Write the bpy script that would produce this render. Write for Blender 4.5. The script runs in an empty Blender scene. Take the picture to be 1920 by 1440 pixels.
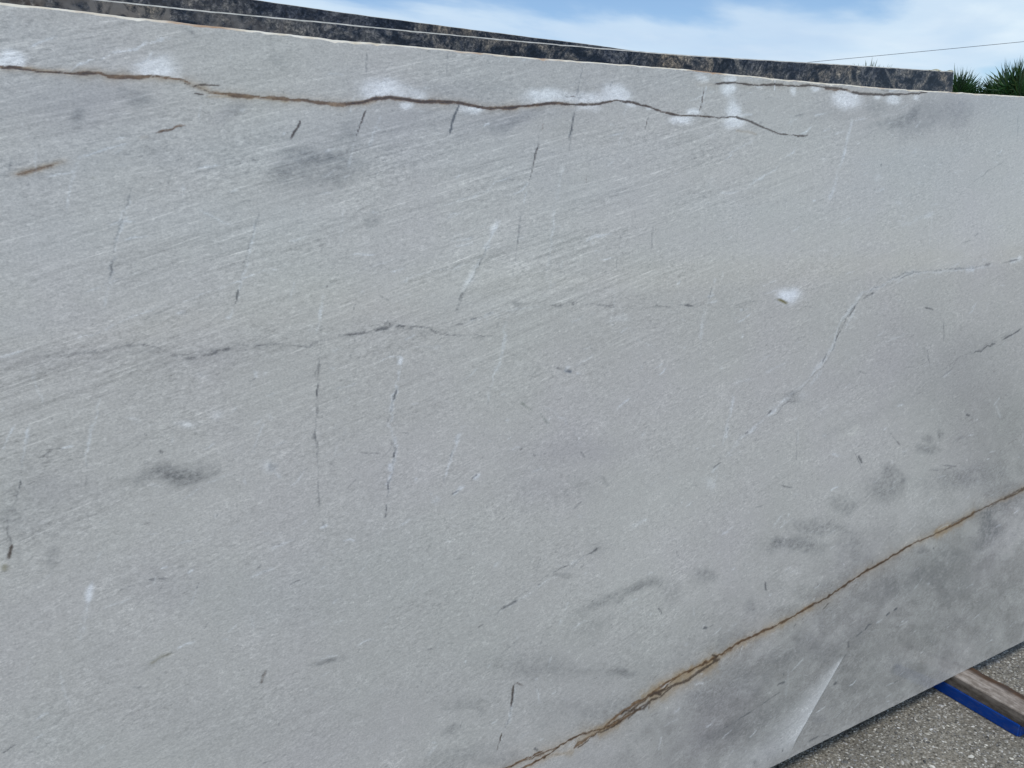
import bpy, math, random
import numpy as np
from mathutils import Vector, Matrix
R = math.radians
sc = bpy.context.scene
col = sc.collection
# ------------------------------------------------------------------ camera
cd = bpy.data.cameras.new('camera'); cam = bpy.data.objects.new('camera', cd); col.objects.link(cam)
cd.sensor_width = 36; cd.lens = 1430/1920*36; cd.clip_start = .05; cd.clip_end = 5000
cam.location = (0, -1.1626, 1.5889)
cam.rotation_euler = (R(90-14.732), 0, R(61.1-90))
sc.camera = cam
# ------------------------------------------------------------------ sky and sun
SUN_EL, SUN_AZ = 64, 200        # azimuth measured clockwise from +Y
w = bpy.data.worlds.new('World'); sc.world = w; w.use_nodes = True
nt = w.node_tree; nt.nodes.clear()
def N(nt, t, **k):
    n = nt.nodes.new(t)
    for a, v in k.items():
        if a.startswith('i_'):
            n.inputs[int(a[2:]) if a[2:].isdigit() else a[2:].replace('_', ' ')].default_value = v
        else: setattr(n, a, v)
    return n
def ramp(nt, stops, mode='LINEAR'):
    n = nt.nodes.new('ShaderNodeValToRGB'); cr = n.color_ramp; cr.interpolation = mode
    while len(cr.elements) > 1: cr.elements.remove(cr.elements[-1])
    for i, (p, c) in enumerate(stops):
        e = cr.elements[0] if i == 0 else cr.elements.new(p)
        e.position = p; e.color = c if len(c) == 4 else (*c, 1)
    return n
def math_n(nt, op, a=None, b=None, clamp=False):
    n = nt.nodes.new('ShaderNodeMath'); n.operation = op; n.use_clamp = clamp
    for i, x in enumerate((a, b)):
        if x is None: continue
        if isinstance(x, (int, float)): n.inputs[i].default_value = x
        else: nt.links.new(x, n.inputs[i])
    return n.outputs[0]
def mix_n(nt, fac, a, b, mode='MIX'):
    n = nt.nodes.new('ShaderNodeMix'); n.data_type = 'RGBA'; n.blend_type = mode
    for s, x in ((n.inputs[0], fac), (n.inputs[6], a), (n.inputs[7], b)):
        if isinstance(x, (int, float)): s.default_value = x
        elif isinstance(x, tuple): s.default_value = (*x, 1) if len(x) == 3 else x
        else: nt.links.new(x, s)
    return n.outputs[2]
sky = N(nt, 'ShaderNodeTexSky', sky_type='NISHITA', sun_disc=False, sun_elevation=R(SUN_EL), sun_rotation=R(SUN_AZ), air_density=1.0, dust_density=.6, ozone_density=1.5)
tc = N(nt, 'ShaderNodeTexCoord')
sep = N(nt, 'ShaderNodeSeparateXYZ'); nt.links.new(tc.outputs['Generated'], sep.inputs[0])
den = math_n(nt, 'ADD', math_n(nt, 'MAXIMUM', sep.outputs[2], 0.0), .16)
cmb = N(nt, 'ShaderNodeCombineXYZ')
nt.links.new(math_n(nt, 'DIVIDE', sep.outputs[0], den), cmb.inputs[0]); nt.links.new(math_n(nt, 'DIVIDE', sep.outputs[1], den), cmb.inputs[1])
mp = N(nt, 'ShaderNodeMapping'); mp.inputs['Location'].default_value = (3.1, 1.7, 0); mp.inputs['Rotation'].default_value = (0, 0, R(29)); mp.inputs['Scale'].default_value = (.8, 1.25, 1)
nt.links.new(cmb.outputs[0], mp.inputs[0])
cn = N(nt, 'ShaderNodeTexNoise', i_Scale=.9, i_Detail=9.0, i_Roughness=.52, i_Distortion=.35); nt.links.new(mp.outputs[0], cn.inputs['Vector'])
cr_ = ramp(nt, [(.46, (0,0,0)), (.57, (.7,.7,.7)), (.68, (1,1,1))], 'EASE'); nt.links.new(cn.outputs[0], cr_.inputs[0])
cn2 = N(nt, 'ShaderNodeTexNoise', i_Scale=1.3, i_Detail=6.0, i_Roughness=.5); nt.links.new(mp.outputs[0], cn2.inputs['Vector'])
ccol = ramp(nt, [(.3, (5.9,7.3,9.0)), (.62, (7.6,8.9,9.9))]); nt.links.new(cn2.outputs[0], ccol.inputs[0])
blue = mix_n(nt, 1.0, sky.outputs[0], (1.25,1.36,1.45,1), 'MULTIPLY')
bg = N(nt, 'ShaderNodeBackground'); bg.inputs[1].default_value = .1
nt.links.new(mix_n(nt, cr_.outputs[0], blue, ccol.outputs[0]), bg.inputs[0])
wo = N(nt, 'ShaderNodeOutputWorld'); nt.links.new(bg.outputs[0], wo.inputs[0])
sd = bpy.data.lights.new('sun', 'SUN'); sd.energy = 1.5; sd.angle = R(14); sd.color = (1, .96, .9)
so = bpy.data.objects.new('sun', sd); col.objects.link(so)
az, el = R(SUN_AZ), R(SUN_EL)
sdir = Vector((math.sin(az)*math.cos(el), math.cos(az)*math.cos(el), math.sin(el)))
so.rotation_euler = sdir.to_track_quat('Z', 'Y').to_euler(); so.location = sdir*20
vs = sc.view_settings; vs.view_transform = 'Standard'; vs.look = 'None'; vs.exposure = 0.0; vs.gamma = 1; vs.use_curve_mapping = False
sc.render.resolution_x = 1024; sc.render.resolution_y = 768
# ------------------------------------------------------------------ helpers
rng = np.random.default_rng(7); random.seed(7)
def tag(o, label=None, cat=None, group=None, kind=None):
    for k, v in (('label', label), ('category', cat), ('group', group), ('kind', kind)):
        if v: o[k] = v
    return o
def empty(name, loc=(0,0,0), rot=(0,0,0)):
    o = bpy.data.objects.new(name, None); col.objects.link(o); o.location = loc; o.rotation_euler = rot
    o.empty_display_size = .1; return o
def mesh_obj(name, verts, faces, mat, parent=None, smooth=False):
    me = bpy.data.meshes.new(name); me.from_pydata([tuple(map(float, v)) for v in verts], [], faces); me.update()
    if smooth: me.polygons.foreach_set('use_smooth', [True]*len(me.polygons))
    o = bpy.data.objects.new(name, me); col.objects.link(o); me.materials.append(mat)
    if parent: o.parent = parent
    return o
def mesh_np(name, co, quads, mat, parent=None, attrs=None, smooth=True):
    me = bpy.data.meshes.new(name); nv, nq = len(co), len(quads)
    me.vertices.add(nv); me.vertices.foreach_set('co', co.astype(np.float32).ravel())
    me.loops.add(nq*4); me.loops.foreach_set('vertex_index', quads.astype(np.int32).ravel())
    me.polygons.add(nq); me.polygons.foreach_set('loop_start', np.arange(0, nq*4, 4, dtype=np.int32)); 
    me.polygons.foreach_set('use_smooth', np.full(nq, smooth))
    me.update(calc_edges=True)
    for an, av in (attrs or {}).items():
        if av.ndim == 1:
            a = me.attributes.new(an, 'FLOAT', 'POINT'); a.data.foreach_set('value', av.astype(np.float32))
        else:
            a = me.attributes.new(an, 'FLOAT_COLOR', 'POINT'); a.data.foreach_set('color', np.c_[av, np.ones(nv)].astype(np.float32).ravel())
    o = bpy.data.objects.new(name, me); col.objects.link(o); me.materials.append(mat)
    if parent: o.parent = parent
    return o
def mat(name, rough=.6, base=(.5,.5,.5), spec=.5):
    m = bpy.data.materials.new(name); m.use_nodes = True
    p = m.node_tree.nodes['Principled BSDF']; p.inputs['Roughness'].default_value = rough
    p.inputs['Base Color'].default_value = (*base, 1); p.inputs['Specular IOR Level'].default_value = spec
    return m, m.node_tree, p
def bump(nt, p, h, strength=.2, dist=.002):
    b = N(nt, 'ShaderNodeBump'); b.inputs['Strength'].default_value = strength; b.inputs['Distance'].default_value = dist
    nt.links.new(h, b.inputs['Height']); nt.links.new(b.outputs[0], p.inputs['Normal']); return b
def objco(nt, rotY=0, scale=(1,1,1), loc=(0,0,0), vec=None):
    if vec is None: vec = N(nt, 'ShaderNodeTexCoord').outputs['Object']
    if rotY:
        m = N(nt, 'ShaderNodeMapping'); m.inputs['Rotation'].default_value = (0, R(rotY), 0); nt.links.new(vec, m.inputs[0]); vec = m.outputs[0]
    m = N(nt, 'ShaderNodeMapping'); m.inputs['Scale'].default_value = scale; m.inputs['Location'].default_value = loc; nt.links.new(vec, m.inputs[0])
    return m.outputs[0]
def noise(nt, vec, scale=1, detail=4, rough=.5, dist=0):
    n = N(nt, 'ShaderNodeTexNoise', i_Scale=scale, i_Detail=float(detail), i_Roughness=rough, i_Distortion=dist); nt.links.new(vec, n.inputs['Vector']); return n.outputs[0]
def vnoise(u, v, cell, seed, octs=3):
    """smooth value noise on arrays u, v (metres)"""
    r = np.random.default_rng(seed); tot = np.zeros_like(u); amp = 1.; s = 0
    for k in range(octs):
        g = r.random((256, 256)); x = u/cell; y = v/cell; xi = np.floor(x).astype(int); yi = np.floor(y).astype(int)
        fx = x-xi; fy = y-yi; fx = fx*fx*(3-2*fx); fy = fy*fy*(3-2*fy)
        a = g[yi % 256, xi % 256]; b = g[yi % 256, (xi+1) % 256]; c = g[(yi+1) % 256, xi % 256]; d = g[(yi+1) % 256, (xi+1) % 256]
        tot += amp*((a*(1-fx)+b*fx)*(1-fy)+(c*(1-fx)+d*fx)*fy); s += amp; amp *= .5; cell /= 2.03
    return tot/s
# ------------------------------------------------------------------ layout of the slabs, metres in the plane of the slab (along, up)
LEAN, ZB = R(5), .08
TOP=[-0.3237,1.7617,-0.2005,1.7568,-0.0602,1.752,-0.0297,1.7518,0.0017,1.7516,0.0671,1.7497,0.1365,1.7484,0.2464,1.7458,0.3382,1.7444,0.4073,1.743,0.5575,1.7433,0.7402,1.742,0.9279,1.7441,1.1304,1.7462,1.312,1.7446,1.4443,1.7437,1.6621,1.7447,1.8222,1.745,2.0412,1.7498,2.209,1.7526,2.3903,1.7563,3.2887,1.778]
D1TOP=[-0.3384,1.7891,-0.1807,1.7874,-0.0608,1.7875,0.075,1.7863,0.223,1.7853,0.4235,1.7863,0.5873,1.7861,0.7788,1.7873,0.9753,1.7892,1.1875,1.7927,1.4111,1.7989,1.6897,1.8077,1.954,1.8153,2.163,1.8209]
D2TOP=[-0.3476,1.85,-0.0593,1.8386,0.156,1.8336,0.3075,1.8287,0.4522,1.8234,0.6165,1.8197,0.8502,1.8148,0.981,1.813,1.1078,1.809,1.2762,1.8045,1.6275,1.7919]
D1END=2.158
VEIN1=[-0.2411,1.6634,-0.1695,1.6626,-0.1119,1.6651,-0.0718,1.6674,-0.0491,1.6685,-0.0305,1.6667,-0.003,1.665,0.0233,1.6662,0.048,1.6673,0.0567,1.6644,0.089,1.6652,0.1129,1.6679,0.1393,1.6671,0.1611,1.6641,0.1755,1.6586,0.1949,1.6507,0.2256,1.6471,0.279,1.6464,0.3347,1.6446,0.3721,1.6417,0.3987,1.6412,0.417,1.6435,0.4356,1.6466,0.4547,1.6532,0.4833,1.657,0.5154,1.6554,0.5315,1.6526,0.5785,1.6543,0.6164,1.6543,0.648,1.6497,0.6803,1.6474,0.7137,1.6501,0.7364,1.6537,0.775,1.658,0.8145,1.663,0.863,1.6627,0.9174,1.6662,0.9389,1.6722,0.965,1.6751,1.0002,1.6724,1.0363,1.6675,1.0732,1.6584,1.1254,1.652,1.1693,1.6538,1.2297,1.6525,1.2817,1.656,1.3191,1.6492,1.363,1.6374,1.4195,1.6237,1.4716,1.6225,1.5131,1.6237]
VEIN2=[1.1594,1.7183,1.214,1.7215,1.2806,1.7272,1.3123,1.7254,1.3554,1.7267,1.3995,1.7304,1.4678,1.7305,1.5145,1.7351,1.5627,1.7339,1.6247,1.7333,1.6535,1.7288,1.6891,1.7258,1.7686,1.7275,1.8581,1.7334,1.9151,1.7385,1.9585,1.7452]
VEIN3=[-0.1495,0.3561,0.0671,0.3437,0.288,0.3219,0.4693,0.3129,0.5892,0.3119,0.6483,0.3148,0.7093,0.3122,0.782,0.3163,0.8338,0.323,0.8966,0.3151,0.9365,0.3207,1.0086,0.3449,1.0616,0.3541,1.127,0.374,1.183,0.3768,1.229,0.381,1.2998,0.3973,1.3607,0.403,1.4362,0.4077,1.5143,0.4175,1.5815,0.4265,1.6228,0.4304,1.6929,0.4476,1.7651,0.4654,1.8629,0.4779,1.9404,0.494,1.9963,0.5041,2.0964,0.507,2.1564,0.5119,2.2179,0.5164,2.2889,0.5325,2.4197,0.5459,2.4983,0.5477,2.5577,0.5569,2.6595,0.5736,2.9647,0.6252,3.3349,0.6646]
WEDGE=[1.7171,0.2424,1.6149,0.1377,1.5275,0.0458,1.5013,0.0074]
STROKES=[
('r1',0.0026,0.85,[-0.2411,1.6634,-0.1695,1.6626,-0.1119,1.6651,-0.0718,1.6674]),
('t1',0.0073,0.35,[-0.0718,1.6674,-0.0491,1.6685,-0.0305,1.6667,-0.003,1.665,0.0233,1.6662,0.048,1.6673,0.0567,1.6644,0.089,1.6652,0.1129,1.6679,0.1393,1.6671,0.1611,1.6641,0.1755,1.6586,0.1949,1.6507,0.2256,1.6471]),
('r1',0.0031,0.85,[-0.1119,1.6651,-0.0718,1.6674,-0.0491,1.6685,-0.0305,1.6667,-0.003,1.665,0.0233,1.6662,0.048,1.6673,0.0567,1.6644,0.089,1.6652,0.1129,1.6679,0.1393,1.6671,0.1611,1.6641,0.1755,1.6586]),
('t1',0.0052,0.5,[0.1755,1.6586,0.1949,1.6507,0.2256,1.6471]),
('r1',0.0048,0.9,[0.1949,1.6507,0.2256,1.6471,0.279,1.6464,0.3347,1.6446,0.3721,1.6417,0.3987,1.6412,0.417,1.6435]),
('r1',0.0049,0.9,[0.3987,1.6412,0.417,1.6435,0.4356,1.6466,0.4547,1.6532,0.4833,1.657,0.5154,1.6554,0.5315,1.6526,0.5785,1.6543,0.6164,1.6543,0.648,1.6497,0.6803,1.6474,0.7137,1.6501,0.7364,1.6537,0.775,1.658,0.8145,1.663,0.863,1.6627]),
('r1',0.007,0.45,[0.4356,1.6466,0.4547,1.6532,0.4833,1.657,0.5154,1.6554,0.5315,1.6526,0.5785,1.6543,0.6164,1.6543,0.648,1.6497,0.6803,1.6474,0.7137,1.6501]),
('b1',0.0024,0.75,[0.3987,1.6412,0.417,1.6435,0.4356,1.6466,0.4547,1.6532,0.4833,1.657,0.5154,1.6554,0.5315,1.6526,0.5785,1.6543,0.6164,1.6543,0.648,1.6497,0.6803,1.6474,0.7137,1.6501,0.7364,1.6537,0.775,1.658,0.8145,1.663,0.863,1.6627,0.9174,1.6662,0.9389,1.6722,0.965,1.6751,1.0002,1.6724,1.0363,1.6675,1.0732,1.6584,1.1254,1.652]),
('r1',0.0048,0.6,[0.863,1.6627,0.9174,1.6662,0.9389,1.6722,0.965,1.6751,1.0002,1.6724,1.0363,1.6675,1.0732,1.6584,1.1254,1.652,1.1693,1.6538,1.2297,1.6525]),
('b1',0.0035,0.8,[0.965,1.6751,1.0002,1.6724,1.0363,1.6675,1.0732,1.6584,1.1254,1.652,1.1693,1.6538,1.2297,1.6525,1.2817,1.656,1.3191,1.6492,1.363,1.6374,1.4195,1.6237,1.4716,1.6225,1.5131,1.6237]),
('r1',0.0034,0.8,[0.0566,1.6635,0.0678,1.6622,0.0912,1.6636,0.1152,1.6671]),
('t1',0.0036,0.7,[-0.051,1.6697,-0.0346,1.668,-0.0031,1.6645]),
('b1',0.0011,0.6,[-0.0719,1.6665,-0.0594,1.6682,-0.0431,1.6665,-0.0031,1.6645,0.0232,1.6657,0.0479,1.667]),
('b1',0.0013,0.7,[0.173,1.659,0.1907,1.6595,0.2114,1.6607]),
('b1',0.0015,0.7,[0.1717,1.6469,0.1868,1.6464]),
('r1',0.0021,0.6,[0.1895,1.6478,0.2258,1.6492,0.2573,1.6461]),
('t1',0.0027,0.7,[0.1889,1.6427,0.2307,1.6456,0.2788,1.6445,0.3174,1.6418]),
('b1',0.0013,0.6,[0.1513,1.6648,0.1752,1.656,0.1949,1.6504]),
('t1',0.0042,0.5,[0.4047,1.6404,0.4354,1.6438,0.4608,1.6507]),
('t1',0.0042,0.5,[0.6988,1.6495,0.7363,1.6518,0.7827,1.657]),
('b1',0.0015,0.6,[0.839,1.6755,0.8635,1.6774]),
('w1',0.004,0.5,[1.0002,1.6717,1.0272,1.6678]),
('b1',0.0029,0.6,[1.4717,1.6201,1.4953,1.6208,1.513,1.6252]),
('b1',0.0022,0.6,[1.24,1.6507,1.2607,1.6563]),
('t1',0.0036,0.4,[1.2821,1.6273,1.3141,1.6264,1.3468,1.6216]),
('b2',0.0038,0.85,[1.214,1.7215,1.2806,1.7272,1.3123,1.7254,1.3554,1.7267,1.3995,1.7304,1.4678,1.7305,1.5145,1.7351,1.5627,1.7339,1.6247,1.7333,1.6535,1.7288]),
('r2',0.0066,0.4,[1.2806,1.7272,1.3123,1.7254,1.3554,1.7267,1.3995,1.7304,1.4678,1.7305,1.5145,1.7351,1.5627,1.7339,1.6247,1.7333,1.6535,1.7288]),
('b2',0.0049,0.9,[1.6535,1.7288,1.6891,1.7258,1.7686,1.7275,1.8581,1.7334,1.9151,1.7385,1.9585,1.7452]),
('r2',0.0077,0.35,[1.6535,1.7288,1.6891,1.7258,1.7686,1.7275,1.8581,1.7334,1.9151,1.7385,1.9585,1.7452]),
('r2',0.004,0.7,[1.5628,1.7315,1.5998,1.73,1.6437,1.7332]),
('b2',0.0031,0.6,[1.6437,1.7323,1.6633,1.7241,1.6892,1.7246]),
('r2',0.0031,0.6,[1.6558,1.7439,1.688,1.7433,1.7207,1.744]),
('t2',0.0071,0.5,[1.5935,1.7316,1.6503,1.7287]),
('b2',0.0027,0.5,[1.7612,1.7375,1.7952,1.7377]),
('b2',0.0017,0.5,[1.1304,1.7426,1.1889,1.7432]),
('r3',0.0067,0.9,[2.2888,0.5336,2.2176,0.5193,2.1563,0.5131]),
('t3',0.0129,0.55,[2.1567,0.5085,2.0965,0.5059]),
('r3',0.0036,0.5,[2.1478,0.5105,2.1051,0.5056]),
('r3',0.0052,0.8,[1.9963,0.5041,1.9404,0.494,1.8629,0.4779,1.7651,0.4654,1.6929,0.4476,1.6228,0.4304]),
('b3',0.0032,0.7,[1.9963,0.5041,1.9404,0.494,1.8629,0.4779,1.7651,0.4654,1.6929,0.4476,1.6228,0.4304,1.5815,0.4254]),
('r3',0.0048,0.9,[1.5814,0.4275,1.5143,0.4175,1.4491,0.4079]),
('r3',0.0049,0.9,[1.4362,0.4077,1.3607,0.403,1.2998,0.3973,1.2523,0.388,1.229,0.3834,1.183,0.3782,1.127,0.3749]),
('t3',0.0089,0.4,[1.5816,0.4239,1.4363,0.4027,1.2998,0.3924,1.229,0.3787,1.1269,0.3702]),
('t3',0.018,0.55,[1.2407,0.3725,1.1717,0.3616,1.1269,0.3576]),
('b3',0.0043,0.6,[1.2495,0.3793,1.2232,0.371,1.1774,0.3645,1.1269,0.353]),
('b3',0.0076,0.7,[1.2202,0.3957,1.2348,0.3816,1.2232,0.3734,1.2495,0.3769]),
('r3',0.0077,0.5,[1.2582,0.3837,1.2878,0.3913]),
('b3',0.0025,0.5,[1.6931,0.445,1.7218,0.4504,1.751,0.4533]),
('r3',0.0045,0.85,[1.127,0.3749,1.0724,0.3652,1.0297,0.3558,1.0087,0.3494,0.9674,0.348]),
('t3',0.0153,0.6,[1.1269,0.3576,1.0615,0.3426,1.019,0.3412]),
('b3',0.0045,0.7,[1.1269,0.3544,1.0831,0.3468,1.056,0.3353,1.0295,0.3376,1.0083,0.3244,0.9571,0.3367,0.9368,0.3341]),
('b3',0.0071,0.7,[1.0615,0.3426,1.035,0.354,1.0191,0.3481]),
('b3',0.0025,0.6,[1.0295,0.3376,1.0213,0.3152]),
('r3',0.0059,0.7,[1.0032,0.3285,0.967,0.3232,0.9364,0.3162,0.8965,0.312]),
('t3',0.0115,0.6,[0.9365,0.3184,0.8965,0.3138,0.8769,0.3113]),
('b3',0.0033,0.7,[0.9465,0.317,0.9062,0.3071,0.8769,0.3113,0.8475,0.3001,0.8186,0.2913]),
('r3',0.0056,0.6,[0.8769,0.3113,0.8477,0.3067,0.814,0.2953,0.8238,0.3047,0.8574,0.3097]),
('r3',0.0036,0.95,[0.8338,0.323,0.782,0.3163,0.7449,0.3047,0.7088,0.3008,0.6734,0.2966,0.5883,0.2956]),
('b3',0.0023,0.7,[0.8338,0.323,0.782,0.3155,0.7449,0.3038,0.7088,0.3]),
('r3',0.0035,0.9,[0.732,0.3192,0.6919,0.3169,0.6483,0.3148,0.5894,0.316]),
('t3',0.0063,0.45,[0.8137,0.2866,0.763,0.2998,0.7177,0.3003,0.6953,0.2942]),
('w3',0.0051,0.6,[1.0563,0.3628,1.0886,0.3612]),
('t3',0.008,0.5,[2.5577,0.5569,2.4983,0.5477,2.4195,0.5477]),
('b3',0.0039,0.5,[2.5581,0.5538,2.4886,0.5455,2.4295,0.5456,2.364,0.5311]),
('b',0.0025,0.8,[0.3323,1.6184,0.3239,1.6044,0.3089,1.58]),
('r',0.0038,0.95,[0.1606,1.6033,0.1387,1.5961,0.1087,1.586]),
('b',0.0013,0.6,[0.1567,1.6013,0.1334,1.5934,0.1119,1.5866]),
('t',0.005,0.6,[-0.0029,1.5467,-0.0368,1.5383,-0.0591,1.5308,-0.0812,1.5228]),
('r',0.0036,0.55,[-0.0143,1.5441,-0.0369,1.5375,-0.0592,1.5303,-0.0812,1.5228]),
('y',0.0029,0.35,[0.0188,1.5232,0.0263,1.5197]),
('t',0.003,0.25,[0.0884,1.5801,0.1031,1.5831]),
('d',0.0012,0.4,[0.0757,1.5228,0.0703,1.5075,0.0568,1.4743,0.0431,1.4385,0.0362,1.4206]),
('w',0.003,0.45,[0.0581,1.4845,0.0443,1.4488]),
('w',0.0025,0.4,[0.1558,1.478,0.2128,1.4455]),
('d',0.0017,0.4,[0.2539,1.4737,0.244,1.4572,0.2409,1.4405]),
('w',0.0022,0.4,[0.2426,1.4433,0.2285,1.413]),
('w',0.0016,0.5,[-0.0372,1.6951,-0.0171,1.7048,0.0032,1.7134]),
('w',0.0019,0.6,[-0.0094,1.6657,0.0506,1.6888,0.0989,1.7094,0.1734,1.7303]),
('w',0.0017,0.55,[-0.0074,1.5459,0.049,1.5642,0.0832,1.5762]),
('w',0.0021,0.4,[0.1721,1.6045,0.1794,1.6255,0.1857,1.6361]),
('d',0.001,0.4,[0.1809,1.7422,0.1779,1.7307]),
('b',0.0027,0.8,[0.4428,1.6399,0.4335,1.6195,0.4244,1.6021,0.4182,1.5833]),
('d',0.0023,0.95,[0.6175,1.6598,0.6125,1.6475,0.6019,1.6319,0.5957,1.6105,0.59,1.5921]),
('d',0.0033,0.55,[0.8827,1.7412,0.8761,1.7149,0.868,1.6916,0.8653,1.6719]),
('d',0.0026,0.7,[0.8773,1.7247,0.8748,1.7116]),
('d',0.0023,0.55,[0.9662,1.7355,0.9528,1.7163,0.9416,1.694]),
('d',0.0033,0.85,[0.8586,1.6536,0.8545,1.6288,0.849,1.6122,0.8442,1.5905]),
('w',0.0037,0.5,[0.8499,1.6155,0.8466,1.6022]),
('r',0.0032,0.5,[0.7902,1.6298,0.7827,1.6085]),
('b',0.0032,0.6,[0.7802,1.5971,0.768,1.5677,0.7589,1.5382,0.749,1.5071]),
('w',0.0029,0.4,[0.747,1.5055,0.7358,1.4727]),
('b',0.0032,0.6,[1.0407,1.6511,1.0335,1.6317,1.0264,1.6123]),
('r',0.0027,0.55,[0.8819,1.5341,0.8853,1.5051]),
('d',0.0015,0.45,[0.451,1.736,0.4479,1.7163,0.4445,1.6881]),
('w',0.003,0.35,[0.4706,1.6353,0.4539,1.603,0.4387,1.5679]),
('w',0.0027,0.4,[0.4246,1.6616,0.4166,1.6387,0.4092,1.6214]),
('w',0.003,0.35,[0.4106,1.5644,0.4021,1.5355]),
('d',0.0016,0.5,[0.9689,1.434,0.9615,1.402,0.9585,1.3697]),
('d',0.0018,0.45,[0.735,1.4727,0.7264,1.4366,0.7181,1.3836]),
('w',0.0037,0.3,[0.8519,1.5758,0.8258,1.5321,0.8116,1.4784,0.7982,1.4483]),
('d',0.0021,0.4,[0.6603,1.409,0.6459,1.3834]),
('w',0.0042,0.4,[0.6584,1.409,0.6485,1.3964]),
('d',0.0016,0.35,[0.5977,1.7418,0.5915,1.6972]),
('w',0.0024,0.35,[0.7198,1.7359,0.7157,1.728]),
('d',0.0025,0.45,[1.0419,1.3697,1.0445,1.3881,1.0498,1.4393]),
('w',0.002,0.35,[0.5381,1.4023,0.6064,1.4269,0.6737,1.4509]),
('w',0.0024,0.45,[0.5492,1.466,0.6173,1.4901,0.7308,1.5332]),
('d',0.0019,0.4,[0.5616,1.6034,0.5789,1.6063]),
('d',0.0022,0.35,[0.8195,1.5287,0.8335,1.5187]),
('w',0.0024,0.35,[0.4799,1.7369,0.4763,1.731]),
('b',0.0021,0.7,[1.1915,1.7166,1.1817,1.6766,1.1743,1.6554]),
('w',0.0034,0.6,[1.1964,1.7205,1.1891,1.6878]),
('w',0.0018,0.8,[1.399,1.7474,1.3989,1.7133]),
('w',0.0082,0.5,[1.6662,1.6743,1.6524,1.6326,1.6444,1.6034]),
('w',0.0083,0.65,[1.6474,1.6076,1.6333,1.5699,1.6206,1.5448]),
('w',0.0093,0.45,[1.6206,1.5448,1.6051,1.4988,1.5813,1.4675]),
('w',0.0047,0.55,[1.5016,1.6122,1.4611,1.5874,1.4156,1.563,1.3766,1.5351,1.338,1.5193,1.3001,1.5]),
('w',0.0054,0.5,[1.3001,1.5,1.2626,1.4944,1.2259,1.4946]),
('d',0.0032,0.35,[2.3502,1.5897,2.2259,1.5398,2.0992,1.4897]),
('w',0.0094,0.4,[2.0322,1.4457,1.9199,1.42,1.8339,1.3994]),
('d',0.0044,0.6,[1.775,1.5654,1.7792,1.5555]),
('d',0.0033,0.35,[2.3605,1.7452,2.3696,1.678,2.3769,1.6246]),
('w',0.0038,0.4,[1.436,1.6457,1.4819,1.663]),
('w',0.0046,0.35,[1.5437,1.6153,1.6298,1.636,1.6485,1.6448]),
('w',0.0036,0.3,[1.246,1.572,1.2932,1.5918,1.358,1.6162]),
('d',0.0024,0.5,[1.4842,1.5998,1.485,1.6117]),
('w',0.0025,0.4,[1.1302,1.6743,1.1742,1.6924,1.2292,1.7115]),
('d',0.0032,0.5,[2.2191,1.3789,2.1946,1.3698]),
('d',0.0032,0.4,[2.1298,1.3524,2.1873,1.3602]),
('d',0.0029,0.3,[2.0432,1.7296,2.0009,1.692]),
('d',0.0015,0.6,[0.0346,1.4076,0.0296,1.3896,0.024,1.3742]),
('w',0.0035,0.55,[0.024,1.3742,0.0168,1.3484,0.0114,1.333]),
('d',0.0031,0.85,[0.2065,1.3521,0.2015,1.3354,0.1955,1.3216]),
('w',0.0039,0.55,[0.1963,1.3244,0.1905,1.3078,0.1792,1.303]),
('w',0.0042,0.55,[0.3444,1.3403,0.336,1.3139,0.3304,1.2843]),
('w',0.0119,0.22,[0.3226,1.2819,0.3069,1.2743]),
('d',0.0018,0.8,[0.3491,1.349,0.3479,1.3431]),
('d',0.0015,0.4,[0.3136,1.3965,0.3083,1.3866]),
('w',0.0023,0.35,[0.2989,1.3638,0.2835,1.3238]),
('d',0.0015,0.5,[0.329,1.251,0.3245,1.2179,0.3186,1.1816]),
('d',0.0018,0.8,[0.3188,1.1846,0.3146,1.1573]),
('d',0.0012,0.55,[0.3146,1.1573,0.3098,1.1173,0.3076,1.0956,0.3076,1.0575,0.3066,1.0321]),
('d',0.0013,0.45,[0.3066,1.0321,0.3023,0.991,0.3041,0.9679,0.306,0.9544]),
('d',0.0065,0.75,[0.1111,1.2478,0.1254,1.2474,0.136,1.2485]),
('d',0.0044,0.65,[0.136,1.2485,0.1576,1.2514,0.1686,1.2539]),
('d',0.0067,0.8,[0.1701,1.2547,0.1867,1.2576]),
('d',0.002,0.45,[0.1879,1.2557,0.2152,1.252]),
('d',0.0022,0.4,[-0.0531,1.2769,-0.0444,1.2747]),
('d',0.0017,0.35,[-0.0609,1.2686,-0.0244,1.2694,-0.0009,1.2715,0.0184,1.2736,0.0571,1.2729]),
('w',0.0021,0.55,[-0.1188,1.1815,-0.1301,1.1621,-0.1421,1.1377]),
('w',0.0031,0.6,[-0.1021,1.179,-0.1119,1.1512,-0.1172,1.1281,-0.1214,1.11]),
('d',0.0012,0.5,[-0.1179,1.1228,-0.124,1.1024]),
('d',0.0031,0.85,[-0.1237,1.0996,-0.13,1.0792,-0.1351,1.0639]),
('d',0.0044,0.4,[-0.1307,1.0766,-0.14,1.0486]),
('w',0.0028,0.45,[-0.0061,1.2058,-0.0166,1.1826]),
('w',0.0035,0.5,[-0.0267,1.1539,-0.0351,1.1249]),
('d',0.0013,0.45,[-0.0373,1.117,-0.0453,1.0569]),
('w',0.0029,0.4,[0.2296,1.1385,0.2116,1.1017,0.1942,1.071]),
('d',0.002,0.55,[-0.0772,1.1819,-0.0726,1.1751]),
('d',0.0019,0.45,[-0.0761,1.1345,-0.1004,1.1211]),
('w',0.002,0.5,[-0.0509,1.1336,-0.0695,1.1321]),
('d',0.0014,0.35,[0.2005,1.1337,0.1799,1.1248,0.1569,1.1164]),
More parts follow.
